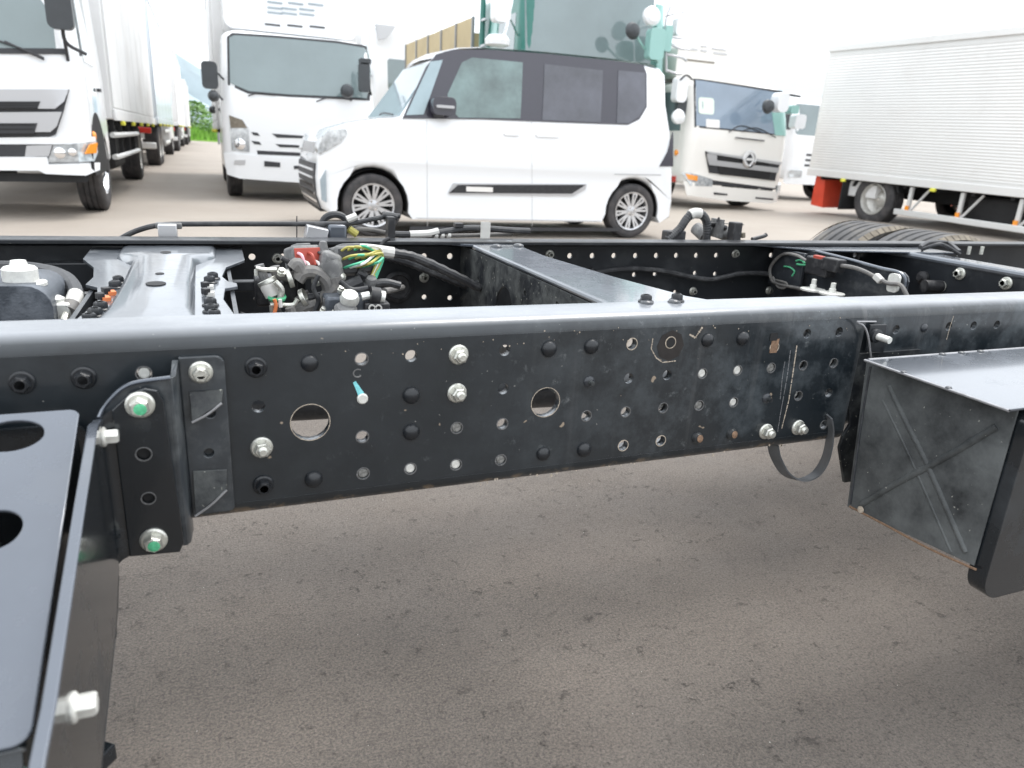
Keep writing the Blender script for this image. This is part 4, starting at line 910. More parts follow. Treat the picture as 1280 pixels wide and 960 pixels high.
def rails_joined(name, y, sgn, xa, xb, outer, hs, m, org_y, t, parent, ztop=ZT, zbot=ZBOT, fl=.075, **k):
    w_ = plate(name, outer, [circ(a, c, r, 22) for a, c, r in hs], t, (0, org_y, 0), (1, 0, 0), (0, 0, 1), m, parent, bevel=.0005, **k)
    b = rail(y, sgn, xa, xb, ztop, zbot, m, name, fl=fl); b.v = [q-wloc(w_) for q in b.v]
    bm = bmesh.new(); bm.from_mesh(w_.data); vs_ = [bm.verts.new(q) for q in b.v]
    for f in b.f: bm.faces.new([vs_[i] for i in f])
    bmesh.ops.recalc_face_normals(bm, faces=bm.faces); bm.to_mesh(w_.data); bm.free(); w_.data.shade_smooth(); w_.data.set_sharp_from_angle(angle=R(17)); return w_
near = rails_joined('frame_rail', 0, 1, XL, XD, out_, holes, 'web_paint', .0035, .007, ch)
# the rail goes on behind the end of the outer plate
h2 = [ony(x, y, .008) for x, y in ((1120, 412), (1155, 410), (1186, 408), (1217, 407), (1246, 406))]
ext = rails_joined('frame_rail', .008, 1, XD, XR, [(XD, ZBOT+.040), (XR, ZBOT+.040), (XR, ZT-.023), (XD, ZT-.023)], [(q.x, q.z, .0073) for q in h2 if abs(q.x-h2[1].x) > .01]+[(XD+.4+.062*k, ZR, .0073) for k in range(2, 30)], 'web_paint', .0115, .007, ch, ztop=ZT-.003, zbot=ZBOT+.02, fl=.067)
inst('broken_stud', BRV, ext, (h2[1].x, .008, h2[1].z), (0, -1, 0), sc=.7)
# inner liner channel of the near rail gives the holes their depth
inn = [(a, c, r+.0008) for a, c, r in holes if abs(a) > -1]
plate('inner_web', [(XL, ZBOT+.02), (XD-.01, ZBOT+.02), (XD-.01, ZT-.022), (XL, ZT-.022)], [circ(a, c, r, 16) for a, c, r in inn], .005, (0, .0103, 0), (1, 0, 0), (0, 0, 1), 'frame_paint', ch, bevel=.0004)
for i, (x, z, k) in enumerate(fast):
    sp = random.uniform(0, 1); ax = V((random.uniform(-.04, .04), -1, random.uniform(-.04, .04)))
    if k == 'B': inst('hex_bolt', BB, near, (x, 0, z), ax, sp, 1.0, 'black painted hex bolt')
    elif k == 'S': inst('stud_nut', ZS, near, (x, 0, z), ax, sp, 1.0, 'zinc flange nut with protruding stud')
    elif k == 'R': inst('rivet', RV, near, (x, 0, z), ax, 0, random.uniform(.88, 1.0))
    elif k == 'RR': inst('rivet', RVR, near, (x, 0, z), ax, 0, .9, 'worn rivet head with rust'); MB().lathe((x+.001, -.0072, z+.001), (.1, -1, .2), [(.006, 0), (.004, .0012), (.0008, .0014)], 9).build('rust_spot', 'rust', near)
    elif k == 'X': inst('broken_stud', BRV, near, (x, 0, z), ax, 0, .75); MB().cyl((x, 0, z), (x+.001, -.011, z), .004, 8, .003).build('broken_stud', 'dirty_paint', near)
    if k in ('P', 'PC'): inst('rivet_plug', PG2 if (i*7) % 5 < 2 else PG, near, (x, .0015, z), (0, -1, 0), 0, random.uniform(.80, .95))
    if k == 'HP': inst('rivet_plug', PG2 if i % 2 else PG, near, (x+.0012, .010, z+.001), (0, -1, 0), 0, .86)
    if k == 'HT': inst('hole_rim', RG, near, (x, 0, z), (0, -1, 0))
    if k in ('HR', 'P', 'HP'): inst('hole_rim', RGB, near, (x, 0, z), (0, -1, 0))
    if k == 'PC':
        MB().prism([(0, 0), (.007, .003), (-.003, .019), (-.006, .017)], (x-.005, -.0003, z+.004), (1, 0, 0), (0, 0, 1), (0, -1, 0), .0006).build('paint_mark', 'cyan_mark', near)
        inst('rivet_plug', PG, near, (x, -.0022, z), (0, -1, 0), 0, .92)
for x, y, r in ((388, 528, .0225), (682, 503, .0205)):
    q = ony(x, y, 0); MB().lathe((q.x, 0, q.z), (0, -1, 0), [(r, -.002), (r*1.005, .0003), (r*1.04, .0003), (r*1.05, -.0006)], 30, caps=False).build('hole_rim', 'tan_scratch', near)
# stamped letter C
tcu = bpy.data.curves.new('stamped_letter', 'FONT'); tcu.body = 'C'; tcu.size = .0155; tcu.extrude = .0002; tcu.align_x = 'CENTER'; tcu.align_y = 'CENTER'
to = bpy.data.objects.new('stamped_letter', tcu); col.objects.link(to); dg = bpy.context.evaluated_depsgraph_get(); tme = bpy.data.meshes.new_from_object(to.evaluated_get(dg)); bpy.data.objects.remove(to)
q = ony(446, 467, 0); tme.materials.clear(); tme.materials.append(MT['plastic_grey'])
o = bpy.data.objects.new('stamped_letter', tme); col.objects.link(o); o.parent = near; o.location = V((q.x, -.0004, q.z))-wloc(near); o.rotation_euler = (R(90), 0, 0)
# witness mark of a removed bracket, scratches, slot
def strip(pts, w_, m, name='scratch', parent=None, y=-.0003, th=.0005):
    P = [ony(a, b_, 0) for a, b_ in pts]; b = MB(); rn = random.Random(len(pts)*7+int(pts[0][0]))
    dens = []
    for a, c in zip(P[:-1], P[1:]):
        for k in range(6): dens.append(a+(c-a)*k/6)
    dens.append(P[-1])
    for i, p in enumerate(dens[:-1]):
        n_ = dens[i+1]; d = (n_-p).normalized(); s = V((-d.z, 0, d.x)); a1, a2 = w_*rn.uniform(.35, 1.1), w_*rn.uniform(.35, 1.1)
        e = p+(n_-p)*rn.uniform(.75, 1.0)
        b.add([V((v_.x, y, v_.z)) for v_ in (p-s*a1, p+s*a1, e+s*a2, e-s*a2)]+[V((v_.x, y+th, v_.z)) for v_ in (p-s*a1, p+s*a1, e+s*a2, e-s*a2)], [(0, 1, 2, 3), (0, 4, 5, 1), (1, 5, 6, 2), (2, 6, 7, 3), (3, 7, 4, 0)])
    return b.build(name, m, parent or near, angle=0, kind='stuff')
strip([(816, 423), (814, 436), (820, 447), (828, 453), (845, 451)], .0009, 'tan_scratch', 'witness_mark')
strip([(862, 418), (869, 422), (878, 409)], .0016, 'tan_scratch', 'witness_mark')
ww = ony(838, 432, 0); MB().prism(circ(0, 0, .0225, 8), (ww.x, -.0002, ww.z), (1, 0, 0), (0, 0, 1), (0, -1, 0), .0003).build('bare_patch', 'bare_patch', near)
inst('hole_rim', RG, near, (ony(838, 428, 0).x, -.0006, ony(838, 428, 0).z), (0, -1, 0)); 
_q = ony(838, 428, 0); MB().lathe((_q.x, -.0004, _q.z), (0, -1, 0), [(.0072, 0), (.007, .0008)], 18).build('hole_plug', 'underbody', near)
strip([(996, 432), (992, 460), (986, 500), (977, 536)], .0011, 'tan_scratch')
strip([(988, 438), (984, 470), (975, 520), (972, 540)], .0007, 'raw_edge')
strip([(981, 452), (978, 470), (975, 500)], .0006, 'raw_edge'); strip([(1192, 395), (1187, 410), (1183, 425)], .0006, 'tan_scratch', parent=ext)
q = ony(967, 421, 0); MB().prism(rrect(-.007, -.006, .007, .006, .002), (q.x, -.0003, q.z), (1, 0, 0), (0, 0, 1), (0, -1, 0), .0005).build('slot', 'underbody', near)
q = ony(968, 433, 0); MB().prism([(-.008, -.010), (.006, -.010), (.007, .012), (-.007, .010)], (q.x, -.0002, q.z), (1, 0, 0), (0, 0, 1), (0, -1, 0), .0003).build('rust_patch', 'rust', near)
_rn = random.Random(12)
cb = MB()
for _ in range(26):
    a = _rn.uniform(600, 1000); q = ony(a, 0, 0); x = ony(a, 585, 0).x; z = ZBOT+.001+abs(_rn.gauss(0, .006)); s = _rn.uniform(.0008, .003)
    cb.prism([(s*_rn.uniform(.5, 1)*math.cos(t_), s*1.2*_rn.uniform(.5, 1)*math.sin(t_)) for t_ in (0, 1, 2, 3, 4, 5)], (x, -.0002 if z > ZBOT+bend else .004, z), (1, 0, 0), (0, 0, 1), (0, -1, 0), .0004)
for _ in range(34):
    x = _rn.uniform(.1, .95); z = ZT-_rn.uniform(.018, .04); s = _rn.uniform(.0004, .0016)
    cb.prism([(s*_rn.uniform(.4, 1)*math.cos(t_), s*_rn.uniform(.4, 1)*math.sin(t_)) for t_ in (0, 1, 2, 3, 4, 5)], (x, -.0002, z), (1, 0, 0), (0, 0, 1), (0, -1, 0), .0004)
cb.build('chipped_paint', 'tan_scratch', near, angle=0, kind='stuff')

# far rail
fh = [(ony(a, 317, W-.004).x, ZR, .0068) for a in (712, 740, 767, 794, 820, 845, 870, 895)]
x0 = fh[-1][0]
fh += [(x0+PX*k, ZR, .0068) for k in (3, 5, 8, 9, 12, 14, 15)]+[(fh[0][0]-PX*k, ZR, .0068) for k in (2, 3, 5, 6, 9, 11, 12)]
fh += [(ony(a, b_, W-.004).x, ony(a, b_, W-.004).z, .0058) for a, b_ in ((792, 343), (818, 342), (868, 341), (893, 342), (530, 371), (562, 372), (791, 364), (843, 365))]
far = rails_joined('frame_rail', W, -1, XL, XR, [(XL, ZBOT+bend), (XR, ZBOT+bend), (XR, ZT-bend), (XL, ZT-bend)], fh, 'frame_paint', W-.0035, .007, ch)
for a, b_ in ((687, 318), (919, 317), (866, 364), (961, 363), (48, 330), (90, 329), (5, 331), (347, 323), (530, 347)):
    q = ony(a, b_, W-.007); inst('hex_bolt', ZB, far, (q.x, W-.007, q.z), (0, -1, 0), random.random(), .92)

# ---- cross members
zc = ZT-.021
def onc(pts, z): return [(onz(a, b_, z).x, onz(a, b_, z).y) for a, b_ in pts]
cm = plate('cross_member', [(-.205, .095), (-.01, .085), (-.012, .16), (-.022, .25), (-.018, .33), (.0, .345), (.0, .37), (-.012, .385), (-.02, .43), (-.012, .52), (.022, .60), (.024, W-.02), (-.245, W-.02), (-.242, .62), (-.215, .53), (-.205, .44), (-.208, .38), (-.19, .355), (-.178, .25), (-.19, .15)],
           [circ(-.111, .60, .0085, 16, .012), circ(-.1105, .56, .004, 10), circ(-.108, .36, .006, 12), circ(-.109, .28, .0125, 18)], .005, (0, 0, zc), (1, 0, 0), (0, 1, 0), 'pale_plate', ch)
# raised centre channel with sloping ribs
b = MB()
def hat(y, xl, xr, h): return [(xl-.009, y, zc+.001), (xl-.003, y, zc+h*.8), (xl+.004, y, zc+h), (xr-.004, y, zc+h), (xr+.003, y, zc+h*.8), (xr+.009, y, zc+.001)]
rows = [hat(.072, -.165, -.055, .012), hat(.14, -.152, -.066, .018), hat(.3, -.149, -.0675, .02), hat(.54, -.151, -.069, .02), hat(.575, -.165, -.055, .017), hat(.62, -.182, -.035, .012), hat(W-.03, -.185, -.032, .010)]
for k in range(len(rows)-1):
    pass
b.add([p for r in rows for p in r], [(i*6+k, i*6+k+1, (i+1)*6+k+1, (i+1)*6+k) for i in range(len(rows)-1) for k in range(5)]+[(0, 1, 2, 3, 4, 5), tuple(range(36, 42))])
b.build('raised_channel', 'pale_plate', cm, angle=50)
for (x, y, rx, ry) in ((-.109, .60, .009, .013), (-.1095, .562, .0045, .005), (-.107, .36, .006, .007), (-.108, .28, .013, .016)):
    MB().prism(circ(0, 0, rx, 18, ry), (x, y, zc+.0202 if y < .55 else zc+.0163), (1, 0, 0), (0, 1, 0), (0, 0, 1), .0008).build('slot', 'underbody', cm)
for sx, pts in ((0, ((148, 351), (144, 357), (139, 365), (132, 372), (126, 384), (119, 392), (112, 399))), (1, ((266, 346), (262, 351), (262, 358), (263, 366), (263, 379), (264, 387), (268, 394)))):
    for i, (a, b_) in enumerate(pts):
        q = onz(a, b_, zc+.006); mk = BB if i not in (2, 3) else None
        if mk: inst('hex_bolt', BB, cm, (q.x, q.y, zc+.0025), (0, 0, 1), random.random(), .9)
        else:
            MB().box((q.x, q.y, zc+.005), (.010, .016, .005), M.Rotation(.3-.4*sx, 3, 'Z')).build('paint_dab', 'orange_tape' if sx == 0 else 'tape_white', cm)
            MB().box((q.x-.006, q.y-.003, zc+.009), (.009, .011, .009), M.Rotation(.5, 3, 'Z')).build('clip', 'plastic_black', cm, bevel=.001)
# left: raised side walls under the plate
for sx in (-.20, -.008): MB().box((sx, .42, zc-.045), (.006, .62, .08)).build('side_wall', 'cross_paint', cm)

# cross member B
z_ = ZT-.0075
c2_ = plate('cross_member', [(.505, .07), (.70, .07), (.665, .125), (.632, .30), (.607, .55), (.612, W-.09), (.66, W-.05), (.66, W-.008), (.44, W-.008), (.44, W-.05), (.505, W-.09)],
            [], .005, (0, 0, z_), (1, 0, 0), (0, 1, 0), 'satin_plate', ch)
plate('side_web', [(.08, ZBOT+.04), (W-.012, ZBOT+.02), (W-.012, z_-.008), (.08, z_-.008)], [circ(.50, .552, .05, 24, .062)]+[circ(y, z, .005, 10) for y, z in ((.40, .62), (.30, .605), (.34, .58), (.66, .6), (.26, .63))], .005, (.505, 0, 0), (0, 1, 0), (0, 0, 1), 'dirty_paint', c2_)
b = MB(); b.tube([(.5065, .075, z_-.002), (.5065, W-.10, z_-.002)], .0055, 10, 0); b.build('rolled_edge', 'pale_plate', c2_)
for a, b_ in ((612, 303), (621, 308), (636, 303), (648, 307)):
    q = onz(a, b_, z_+.004); inst('rivet', BRV, c2_, (q.x, q.y, z_+.0024), (0, 0, 1), 0, 1.15)
for a, b_ in ((790, 371), (825, 369)):
    q = onz(a, b_, ZT); inst('hex_bolt', BB, near, (q.x, max(.055, min(q.y, .068)), ZT), (0, 0, 1), .2, .95)
for a, b_ in ((800, 376), (834, 375)): q = onz(a, b_, ZT); inst('rivet', BRV, near, (q.x, .060, ZT), (0, 0, 1), 0, .9)
MB().cyl((.56, .30, .552), (.56, .55, .55), .03, 18).build('cross_tube', 'hose_black', c2_)

# cross member C (right), seen as a web with a bright top edge
def webplate(name, x, pts, holes_, m, parent, t=.005):
    return plate(name, pts, holes_, t, (x, 0, 0), (0, 1, 0), (0, 0, 1), m, parent)
c3_ = webplate('cross_member', 1.745, [(.05, ZBOT+.02), (W-.012, ZBOT+.02), (W-.012, ZT-.02), (.05, ZT-.02)], [], 'frame_paint', ch)
MB().box((1.79, .40, ZT-.017), (.095, .70, .006)).build('top_flange', 'satin_plate', c3_, bevel=.002)
MB().tube([(1.745, .06, ZT-.018), (1.745, .74, ZT-.018)], .009, 10, 0).build('rolled_edge', 'pale_plate', c3_)
for a, b_ in ((1200, 342), (1258, 354), (1176, 358)):
    q = onx(a, b_, 1.742); inst('hex_bolt', ZB, c3_, q, (-1, 0, 0), .3, 1.25)
q = onx(1155, 347, 1.742); MB().lathe(q, (-1, 0, 0), [(.016, 0), (.017, .01), (.008, .014), (.008, .02), (.001, .02)], 16).build('grommet', 'rubber', c3_)
MB().cyl(onx(1176, 358, 1.742)+V((0, 0, 0)), onx(1176, 358, 1.742)+V((-.05, .01, 0)), .016, 14).build('air_fitting', 'plastic_black', c3_)
for a, b_ in ((1118, 303), (1131, 303), (1143, 305)): q = onz(a, b_, ZT-.012); inst('rivet', BRV, c3_, (q.x, q.y, ZT-.014), (0, 0, 1), 0, 1.25)
plate('gusset', [(1.45, .66), (1.9, .60), (1.9, W-.01), (1.30, W-.01)], [], .004, (0, 0, ZT-.0115), (1, 0, 0), (0, 1, 0), 'satin_plate', c3_)
MB().tube([onz(1150, 309, ZT+.0), onz(1162, 303, ZT+.01), onz(1185, 304, ZT+.006), onz(1200, 315, ZT-.004)], .006, 7).build('cable', 'hose_black', ch)
MB().tube([onz(1152, 312, ZT-.006), onz(1170, 306, ZT+.012), onz(1180, 306, ZT+.012), onz(1200, 318, ZT-.01)], .005, 7).build('cable', 'hose_black', ch)
for a in (1210, 1226): q = onz(a, 318, ZT-.012); MB().cyl(q, q+V((0, 0, .022)), .005, 8).build('stud', 'zinc', c3_)
# bracket with connector, green paint marks and cable
XB = 1.44
br = webplate('connector_bracket', XB, [(.19, ZBOT+.03), (W-.02, ZBOT+.03), (W-.02, ZT-.012), (.70, ZT-.012)]+[(.385+.026*math.cos(R(a)), .630+.024*math.sin(R(a))) for a in (80, 110, 140, 170, 200)]+[(.35, .56), (.30, .52)], [circ(.43, .545, .045, 4)], 'cross_paint', ch)
P_ = [onx(a, b_, XB-.006) for a, b_ in ((1020, 314), (1060, 324), (1100, 335), (1122, 340), (1131, 347), (1131, 358))]
MB().tube(P_, .004, 8).build('bracket_edge', 'satin_plate', br)
bp = onx(975, 335, XB-.05); MB().box(onx(984, 336, XB-.03), (.01, .12, .10)).build('marked_plate', 'cross_paint', br, bevel=.002)
def mk(pts, w_, m='green_mark', X=XB-.037): MB().tube([onx(a, b_, X) for a, b_ in pts], w_, 6, 3).build('paint_mark', m, br)
mk([(980, 333), (987, 334), (993, 339), (990, 345)], .0022); mk([(995, 326), (1001, 325), (1006, 329)], .0025); mk([(996, 330), (1002, 331), (1008, 331)], .003)
cn = MB().box(onx(1026, 333, XB-.04), (.035, .075, .045)).build('connector', 'plastic_black', br, bevel=.004)
MB().box(onx(1042, 331, XB-.045), (.03, .05, .032)).build('connector_plug', 'plastic_black', cn, bevel=.003)
MB().box(onx(1024, 322, XB-.05), (.014, .03, .010)).build('connector_lock', 'plastic_red', cn, bevel=.002)
for pts, r, m in (([(1008, 326), (995, 319), (978, 318), (964, 332), (963, 345), (970, 354), (1002, 361)], .0042, 'hose_grey'),
                  ([(966, 346), (972, 358), (980, 360), (983, 354), (970, 350)], .0032, 'hose_grey'),
                  ([(1043, 332), (1060, 333), (1078, 338), (1098, 348)], .0048, 'hose_grey'), ([(1095, 346), (1110, 354), (1125, 356), (1133, 368), (1138, 380)], .0048, 'hose_grey')):
    MB().tube([onx(a, b_, XB-.045) for a, b_ in pts], r, 8).build('cable', m, br)
q = onx(1098, 348, XB-.045); MB().box(q, (.014, .022, .014), M.Rotation(.5, 3, 'X')).build('cable_tape', 'tape_white', br, bevel=.002)
q = onx(1118, 353, XB-.03); MB().prism(rrect(-.016, -.022, .014, .020, .009), q, (0, 1, 0), (0, 0, 1), (-1, 0, 0), .006).build('cable_clamp', 'zinc_light', br)
for a, b_ in ((1016, 361), (1040, 366)):
    q = onx(a, b_, XB-.08); MB().lathe(q, (0, 0, 1), [(.030, -.004), (.030, 0), (.008, .001), (.008, .010), (.006, .011), (.006, .024), (.001, .025)], 16).build('stud_washer', 'zinc_light', br)
# air line and holes along the far web between B and C
MB().tube([ony(a, b_, W-.03) for a, b_ in ((742, 342), (765, 338), (795, 336), (830, 339), (862, 346), (890, 349), (925, 342), (955, 342), (975, 346))], .0068, 9).build('air_hose', 'hose_black', ch)
MB().tube([ony(a, b_, W-.02) for a, b_ in ((738, 336), (744, 345), (752, 353), (775, 353))], .006, 8).build('hose_clip', 'plastic_black', ch)
MB().tube([ony(a, b_, W-.03) for a, b_ in ((975, 346), (1010, 350), (1040, 348))], .006, 8).build('air_hose', 'hose_black', ch)
# cables hanging from the wall left of B
for k, pts in enumerate((((470, 310), (505, 316), (540, 335), (575, 352), (605, 368)), ((480, 320), (510, 328), (545, 342), (580, 356)))):
    MB().tube([ony(a, b_, W-.06) for a, b_ in pts], .009, 9, 9, .10).build('corrugated_hose', 'hose_black', ch)

# ---- left end: spring hanger block, hose and banjo fittings
hb = MB(); q = ony(40, 372, .30)
hb.prism(rrect(-.075, -.11, .028, .022, (.02, .03, .012, .02)), (q.x+.0, .27, q.z), (1, 0, 0), (0, 0, 1), (0, 1, 0), .13)
hg = hb.build('spring_hanger', 'cast_iron', ch, bevel=.012)
q = ony(17, 352, .27)
MB().lathe((q.x, .31, q.z-.012), (0, 0, 1), [(.030, 0), (.030, .004), (.021, .005), (.021, .022), (.018, .025), (.011, .026), (.009, .033), (.001, .034)], 24).build('hanger_nut', 'zinc_light', hg)
MB().tube([ony(a, b_, y) for a, b_, y in ((-30, 334, .62), (20, 334, .60), (55, 338, .55), (80, 346, .45), (93, 360, .38), (96, 372, .34))], .0105, 10).build('brake_hose', 'hose_black', ch)
MB().cyl(ony(95, 368, .345), ony(89, 383, .315), .0105, 14).build('hose_collar', 'tape_white', ch)
MB().tube([ony(90, 381, .315), ony(85, 391, .30)], .0115, 12, 0).build('hose_sleeve', 'hose_grey', ch)
MB().cyl(ony(83, 391, .30), ony(79, 402, .285), .0055, 10).build('brake_pipe', 'zinc', ch)
q = ony(70, 392, .31); MB().box(q, (.040, .03, .034)).build('pipe_union', 'zinc_light', ch, bevel=.003); MB().lathe(q+V((0, 0, .016)), (0, 0, 1), [(.013, 0), (.013, .006), (.008, .009), (.001, .010)], 14).build('union_bolt', 'zinc_light', ch)
MB().box(ony(88, 371, .5), (.12, .02, .012)).build('support_bar', 'plastic_grey', ch)
MB().box(ony(96, 345, W-.05), (.10, .02, .055)).build('inner_bracket', 'frame_paint', ch, bevel=.004)
MB().box((-.4, W-.03, .60), (.5, .012, .12)).build('inner_plate', 'frame_paint', ch, bevel=.004)

# ---- valve, connectors and hoses behind the near rail
def T(name, pts, y, r, m, par=ch, n=10, sm=6, wob=None):
    P = [ony(a, b_, (y if len(rest) == 0 else rest[0])) for a, b_, *rest in pts]
    return MB().tube(P, r, n, sm, wob).build(name, m, par)
Yh = .42
T('heater_hose', [(372, 350), (380, 341), (395, 341), (408, 352), (410, 368), (398, 378), (380, 385), (362, 396), (350, 406)], Yh, .0115, 'hose_grey')
T('heater_hose', [(376, 368), (385, 380), (400, 390), (420, 404)], Yh+.03, .0145, 'hose_grey')
T('coolant_pipe', [(324, 331), (329, 345), (334, 357), (340, 372), (346, 388), (352, 402)], Yh, .0078, 'plastic_grey')
T('coolant_pipe', [(343, 333), (346, 342), (356, 345), (368, 346)], Yh+.01, .0088, 'hose_grey')
T('coolant_pipe', [(362, 384), (366, 394), (372, 406)], Yh-.03, .008, 'hose_grey')
T('hose_clip', [(320, 335), (330, 337), (346, 337)], Yh-.01, .0035, 'zinc'); T('hose_clip', [(320, 337), (320, 345)], Yh-.01, .003, 'zinc')
T('hose_clamp', [(338, 381), (350, 381), (366, 381), (372, 374)], Yh-.02, .0038, 'zinc'); T('hose_clamp', [(339, 382), (340, 393)], Yh-.02, .0035, 'zinc')
for (a, b_), ax in (((334, 352), (.5, -.2, -1)), ((380, 372), (1, -.3, .5)), ((362, 348), (1, 0, .3))):
    q = ony(a, b_, Yh); MB().lathe(q, ax, [(.0150, -.004), (.0158, -.003), (.0158, .003), (.0150, .004)], 18, caps=False).build('hose_clamp', 'zinc', ch)
MB().lathe(ony(337, 362, Yh-.005), (.4, -.2, -1), [(.012, -.012), (.013, -.004), (.012, .012)], 14).build('white_sleeve', 'tape_white', ch)
MB().lathe(ony(346, 371, Yh-.012), (0, -.2, 1), [(.014, -.004), (.0155, 0), (.014, .004)], 18, caps=False).build('green_ring', 'green_mark', ch)
T('wire', [(343, 374), (345, 382), (343, 392)], Yh-.03, .003, 'orange_tape'); T('wire', [(350, 374), (351, 384)], Yh-.03, .003, 'wire_white')
MB().box(ony(345, 362, Yh+.06), (.07, .05, .05)).build('valve_body', 'plastic_black', ch, bevel=.006)
MB().box(ony(300, 357, .5), (.22, .02, .018)).build('support_bar', 'frame_paint', ch, bevel=.002)
T('cable', [(352, 368), (342, 388), (334, 404)], Yh+.02, .005, 'hose_black'); T('cable', [(318, 372), (330, 379), (338, 378)], .55, .004, 'hose_grey')
T('cable', [(500, 357), (480, 353), (455, 358), (430, 367), (400, 370), (385, 372)], Yh, .0068, 'hose_black')
T('hose', [(452, 351), (440, 356), (425, 362), (412, 372)], Yh, .0115, 'hose_black')
T('cable', [(370, 375), (395, 385), (420, 378)], Yh+.08, .009, 'hose_black')
# connectors
def connector(a, b_, w_, h_, d_, y, face, rotz=.25):
    q = ony(a, b_, y); rm = M.Rotation(rotz, 3, 'Z') @ M.Rotation(-.25, 3, 'X')
    r = MB().box(q, (w_, d_, h_), rm).build('wiring_connector', 'plastic_grey', ch, bevel=.006)
    MB().box(q+rm @ V((-.001, -d_/2-.001, -.002)), (w_*.86, .004, h_*.84), rm).build('connector_face', face, r, bevel=.001)
    for k in range(3): MB().box(q+rm @ V((w_*.52, 0, (k-1)*h_*.28)), (.004, d_*.7, .006), rm).build('latch_rib', 'plastic_black', r)
    MB().box(q+rm @ V((0, .004, h_*.53)), (w_*.5, d_*.6, .006), rm).build('latch', 'plastic_grey', r, bevel=.002)
    return r, q, rm
r1, q1, m1 = connector(379, 324, .052, .044, .05, .47, 'plastic_red')
for k in range(5):
    p = q1+m1 @ V((-.018+k*.009, -.028, .008-(k % 2)*.014)); MB().tube([p, p+m1 @ V((.002, -.012, -.006)), p+m1 @ V((.004, -.014, -.022))], .0026, 6).build('wire', ('wire_pink', 'wire_white', 'plastic_red', 'wire_white', 'hose_black')[k], r1)
r2, q2, m2 = connector(438, 326, .07, .050, .05, .47, 'plastic_black')
for k in range(12):
    m_ = ('wire_yellow', 'wire_yellow', 'wire_green', 'wire_white', 'wire_yellow', 'wire_green')[k % 6]
    p = q2+m2 @ V((-.026+(k % 4)*.012, -.027, .016-(k//4)*.015)); e = q2+m2 @ V((.022+.003*(k % 3), -.034, -.03-(k//4)*.003))
    MB().tube([p, p+m2 @ V((.012, -.014-.002*k % 5, .004)), q2+m2 @ V((.040+.003*(k % 4), -.03, .010-.006*(k % 3))), e], .0024, 6).build('wire', m_, r2)
r3 = MB().box(ony(410, 330, .45), (.036, .05, .045), M.Rotation(.3, 3, 'Y')).build('wiring_connector', 'plastic_grey', ch, bevel=.008)
MB().lathe(ony(415, 340, .43), (.35, -.2, -1), [(.021, -.018), (.022, -.008), (.017, .012), (.015, .02)], 20).build('connector_boot', 'plastic_grey', r3)
MB().lathe(ony(403, 318, .46), (.1, 0, 1), [(.012, 0), (.009, .01), (.006, .022), (.001, .024)], 12).build('connector_tab', 'plastic_grey', r3)
T('hose', [(418, 346), (420, 356), (412, 366), (405, 374)], .42, .013, 'hose_grey'); T('hose', [(366, 336), (372, 330), (378, 342)], .42, .011, 'hose_grey')
for a, b_ in ((395, 352), (425, 347)): MB().lathe(ony(a, b_, .43), (0, -1, .3), [(.008, 0), (.009, .01), (.004, .016), (.001, .017)], 12).build('clip', 'zinc', ch)
for k, (pts, y, rr_, mm_) in enumerate((
  ([(352, 322), (362, 330), (360, 345), (352, 356)], .44, .0045, 'hose_black'), ([(398, 344), (392, 360), (398, 376), (392, 392)], .40, .004, 'hose_black'),
  ([(425, 352), (440, 362), (460, 360)], .38, .0045, 'hose_black'), ([(384, 392), (396, 398), (410, 396)], .36, .005, 'plastic_grey'),
  ([(410, 312), (422, 320), (428, 334)], .47, .004, 'hose_black'), ([(446, 340), (456, 346), (452, 356), (440, 358)], .44, .008, 'hose_black'),
  ([(300, 392), (320, 398), (345, 396)], .5, .004, 'hose_black'), ([(344, 352), (352, 362), (350, 374)], .40, .005, 'zinc'))):
    T('small_hose', pts, y, rr_, mm_)
for a, b_, y in ((405, 388, .38), (418, 392, .37), (427, 362, .39), (389, 340, .43), (352, 340, .41)):
    MB().lathe(ony(a, b_, y), (.1, -.5, 1), [(.007, -.005), (.0075, .001), (.0055, .0015), (.0055, .006), (.001, .0065)], 6).build('fitting_nut', 'zinc', ch)
# solenoid valve
q = ony(436, 383, .40); vb = MB().box(q, (.085, .06, .045)).build('solenoid_valve', 'cast_iron', ch, bevel=.005)
MB().lathe(ony(437, 373, .365), (0, -.6, 1), [(.0155, -.006), (.016, 0), (.013, .009), (.007, .013), (.001, .014)], 20).build('valve_cap', 'zinc_light', vb)
MB().lathe(ony(432, 388, .36), (0, -.5, 1), [(.019, -.02), (.019, .004), (.014, .009), (.001, .01)], 18).build('valve_cap', 'plastic_grey', vb)
MB().cyl(ony(452, 371, .37), ony(462, 369, .37), .007, 10).build('valve_fitting', 'zinc_light', vb); MB().cyl(ony(462, 369, .37), ony(474, 371, .37), .0155, 16).build('valve_coil', 'plastic_black', vb)
MB().cyl(ony(475, 371, .368), ony(480, 372, .368), .011, 14).build('valve_fitting', 'zinc_light', vb)
MB().box(ony(470, 385, .37), (.042, .03, .022)).build('valve_base', 'plastic_black', vb, bevel=.003)
for a in (465, 473): MB().lathe(ony(a, 385, .352), (0, -1, 0), [(.0062, 0), (.0062, .002), (.0038, .002), (.0036, 0)], 14, caps=False).build('valve_port', 'tape_white', vb)
MB().lathe(ony(464, 352, .42), (0, -.5, 1), [(.010, -.01), (.0105, .002), (.008, .008), (.001, .009)], 16).build('valve_cap', 'plastic_grey', vb)
MB().prism([(0, 0), (.05, -.05), (0, -.05)], ony(404, 372, .38), (1, 0, 0), (0, 0, 1), (0, 1, 0), .004).build('valve_bracket', 'plastic_grey', vb)
T('air_pipe', [(480, 364, .5), (492, 362, .6), (503, 359, .70)], .5, .0062, 'hose_grey')
